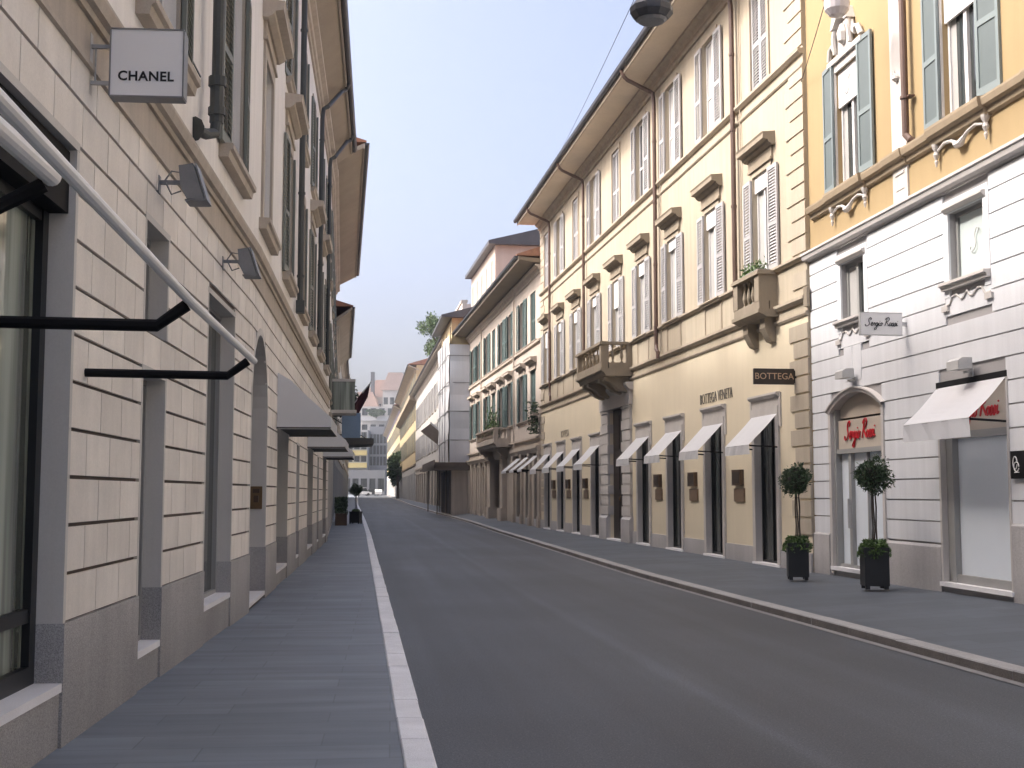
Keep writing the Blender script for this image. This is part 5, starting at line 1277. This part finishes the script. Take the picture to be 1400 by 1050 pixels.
# ================================================================ LEFT far details
t = B2.thing('banner_sign', 'blue banner panel projecting from the left wall behind the white awnings', 'sign', 8.4, 0, 3.75)
B2.sub('panel', MB().box(-.04, .04, .45, 1.2, .05, 1.05), M['blue_panel'], t); B2.sub('bracket', MB().box(-.02, .02, 0, .45, .9, .94).box(-.02, .02, 0, .45, .15, .19), M['black_metal'], t)
t = B2.thing('canopy', 'flat dark canopy under the blue banner on the left', 'canopy', 11.0, 0, 3.5)
B2.sub('slab', MB().prism([(0, .02), (1.75, .1), (1.75, .33), (0, .4)], -1.6, 1.6), M['awning_dark'], t); B2.sub('stay', MB().tube([(0, 0, 1.3), (0, 1.6, .3)], .02, 6), M['black_metal'], t)
t = B2.thing('flag', 'dark red flag hanging from a slanting pole on the left', 'flag', 14.0, 0, 4.3)
B2.sub('pole', MB().tube([(0, 0, 0), (0, 1.75, 2.3)], .025, 6), M['light_metal'], t)
fl = MB(); n = 8
for k in range(n):
    a, b = k / n, (k + 1) / n
    P = lambda u_, v_: (.06 * math.sin(u_ * 9 + v_ * 3), .75 + u_ * .95 - v_ * .12, 1.05 + u_ * 1.22 - v_ * (1.25 - .55 * u_))
    for j in range(4): fl.quad(P(a, j / 4), P(b, j / 4), P(b, (j + 1) / 4), P(a, (j + 1) / 4))
B2.sub('cloth', fl, M['flag'], t)
mb = MB(); mb.box(5.6, 7.2, 0, 1.0, 4.62, 4.74).box(5.65, 7.15, .05, .95, 5.82, 5.92); bay = B2.part('bay_balcony', mb, M['jamb_stone'], bb if False else [o for o in bpy.data.objects if o.name == 'apartment_house'][0])
B2.sub('glazing', MB().box(5.7, 7.1, .05, .93, 4.74, 5.82), M['pane_green'], bay)
t = B3.thing('balcony_plants', 'dark creeper hanging from the third block on the left', 'plant', 7.5, 1.1, 7.3)
B3.sub('foliage', leaves(1500, lambda r: ((r.gauss(0, 1.1), max(-.9, min(.3, r.gauss(-.3, .22))), max(-1.3, min(.9, r.gauss(-.2, .45)))), (r.gauss(0, 1), r.gauss(0, 1), r.gauss(0, 1))), .24, random.Random(8)), M['leaf_dark'], t)
B3.sub('ledge', MB().box(-3, 3, -1.1, .2, -.9, -.75), M['jamb_stone'], t)
topiary((-7.75, 62.0, .08), 'clipped ball bush in a pot far along the left pavement', 15, 1.5, (1.25, 1.2))
for k, (x, y, lb) in enumerate(((-8.2, 60.0, 'low hedge in a dark trough on the left pavement, nearer one'), (-8.85, 64.6, 'low hedge in a dark trough on the left pavement beside the clipped ball bush'))):
    t = empty('planter', (x, y, .04), R(7.5), lb, 'planter', 'hedge troughs on the left pavement')
    link('trough', MB().box(-.28, .28, -.9, .9, 0, .6).mesh('trough'), M['bronze'], t)
    link('hedge', leaves(900, lambda r: ((r.uniform(-.3, .3), r.uniform(-.9, .9), r.uniform(.55, 1.35)), (r.gauss(0, 1), r.gauss(0, 1), r.gauss(0.4, 1))), .12, random.Random(40 + k)).mesh('hedge'), M['leaf_dark'], t)

# street lamps hung on wires, cables
t = empty('hanging_lamp', (1.62, 14.0, 7.05), 0, 'dark street lamp hung on a wire over the road, cut by the top edge', 'street lamp')
link('housing', MB().lathe([(.10, .0), (.20, .03), (.25, .09), (.25, .16), (.18, .26), (.07, .34), (.03, .42)], (0, 0), 10).mesh('housing'), M['gutter'], t)
link('lens', MB().lathe([(.02, -.015), (.15, -.01), (.18, .02)], (0, 0), 12).mesh('lens'), M['grey_metal'], t)
link('hanger', MB().tube([(0, 0, .4), (0, 0, .72)], .012, 6).mesh('hanger'), M['cable'], t)
t = empty('hanging_lamp', (5.12, 19.0, 9.06), 0, 'pale round lamp hung before the ochre wall at the top edge', 'street lamp')
link('globe', MB().lathe([(.03, .0), (.12, .03), (.19, .12), (.205, .25), (.16, .4), (.08, .5)], (0, 0), 16).mesh('globe'), M['lamp_glass'], t)
link('hanger', MB().tube([(0, 0, .38), (0, 0, 1.1)], .012, 6).mesh('hanger'), M['cable'], t)
link('cap', MB().lathe([(.14, .47), (.10, .55), (.03, .6)], (0, 0), 12).mesh('cap'), M['gutter'], t)
def cable(label, a, b, sag, r_=.008):
    a, b = Vector(a), Vector(b); pts = [a.lerp(b, k / 12) - Vector((0, 0, sag * 4 * (k / 12) * (1 - k / 12))) - a for k in range(13)]
    return tag(link('cable', MB().tube(pts, r_, 5).mesh('cable'), M['cable']), label, 'cable'), setattr(bpy.data.objects[-1] if False else [o for o in bpy.data.objects if o.get('label') == label][0], 'location', a)
cable('thin wire carrying the dark street lamp across the road', LA.W(9.9, 0, 7.9), WH.W(9.2, 0, 8.3), .25)
cable('thin wire from the corner of the cream palazzo to the pale round lamp', CR.W(.06, .02, 9.35), (5.12, 19.0, 9.95), .05)
cable('faint wire slanting across the sky from the dark street lamp to the cream eave', CR.W(21.5, 1.1, 13.1), (1.62, 14.0, 7.75), .12, .005)

# ---------------------------------------------------------------- summer haze in the air
hm = bpy.data.materials.new('haze'); hm.use_nodes = True; n = hm.node_tree.nodes; l = hm.node_tree.links
n.remove(n['Principled BSDF']); pv = n.new('ShaderNodeVolumePrincipled'); pv.inputs['Color'].default_value = (.86, .92, 1.0, 1); pv.inputs['Density'].default_value = .00065; pv.inputs['Anisotropy'].default_value = .2
l.new(pv.outputs[0], n['Material Output'].inputs['Volume'])
tag(link('haze', MB().box(-160, 140, -60, 460, -1.4, 46).mesh('haze'), hm), kind='stuff')
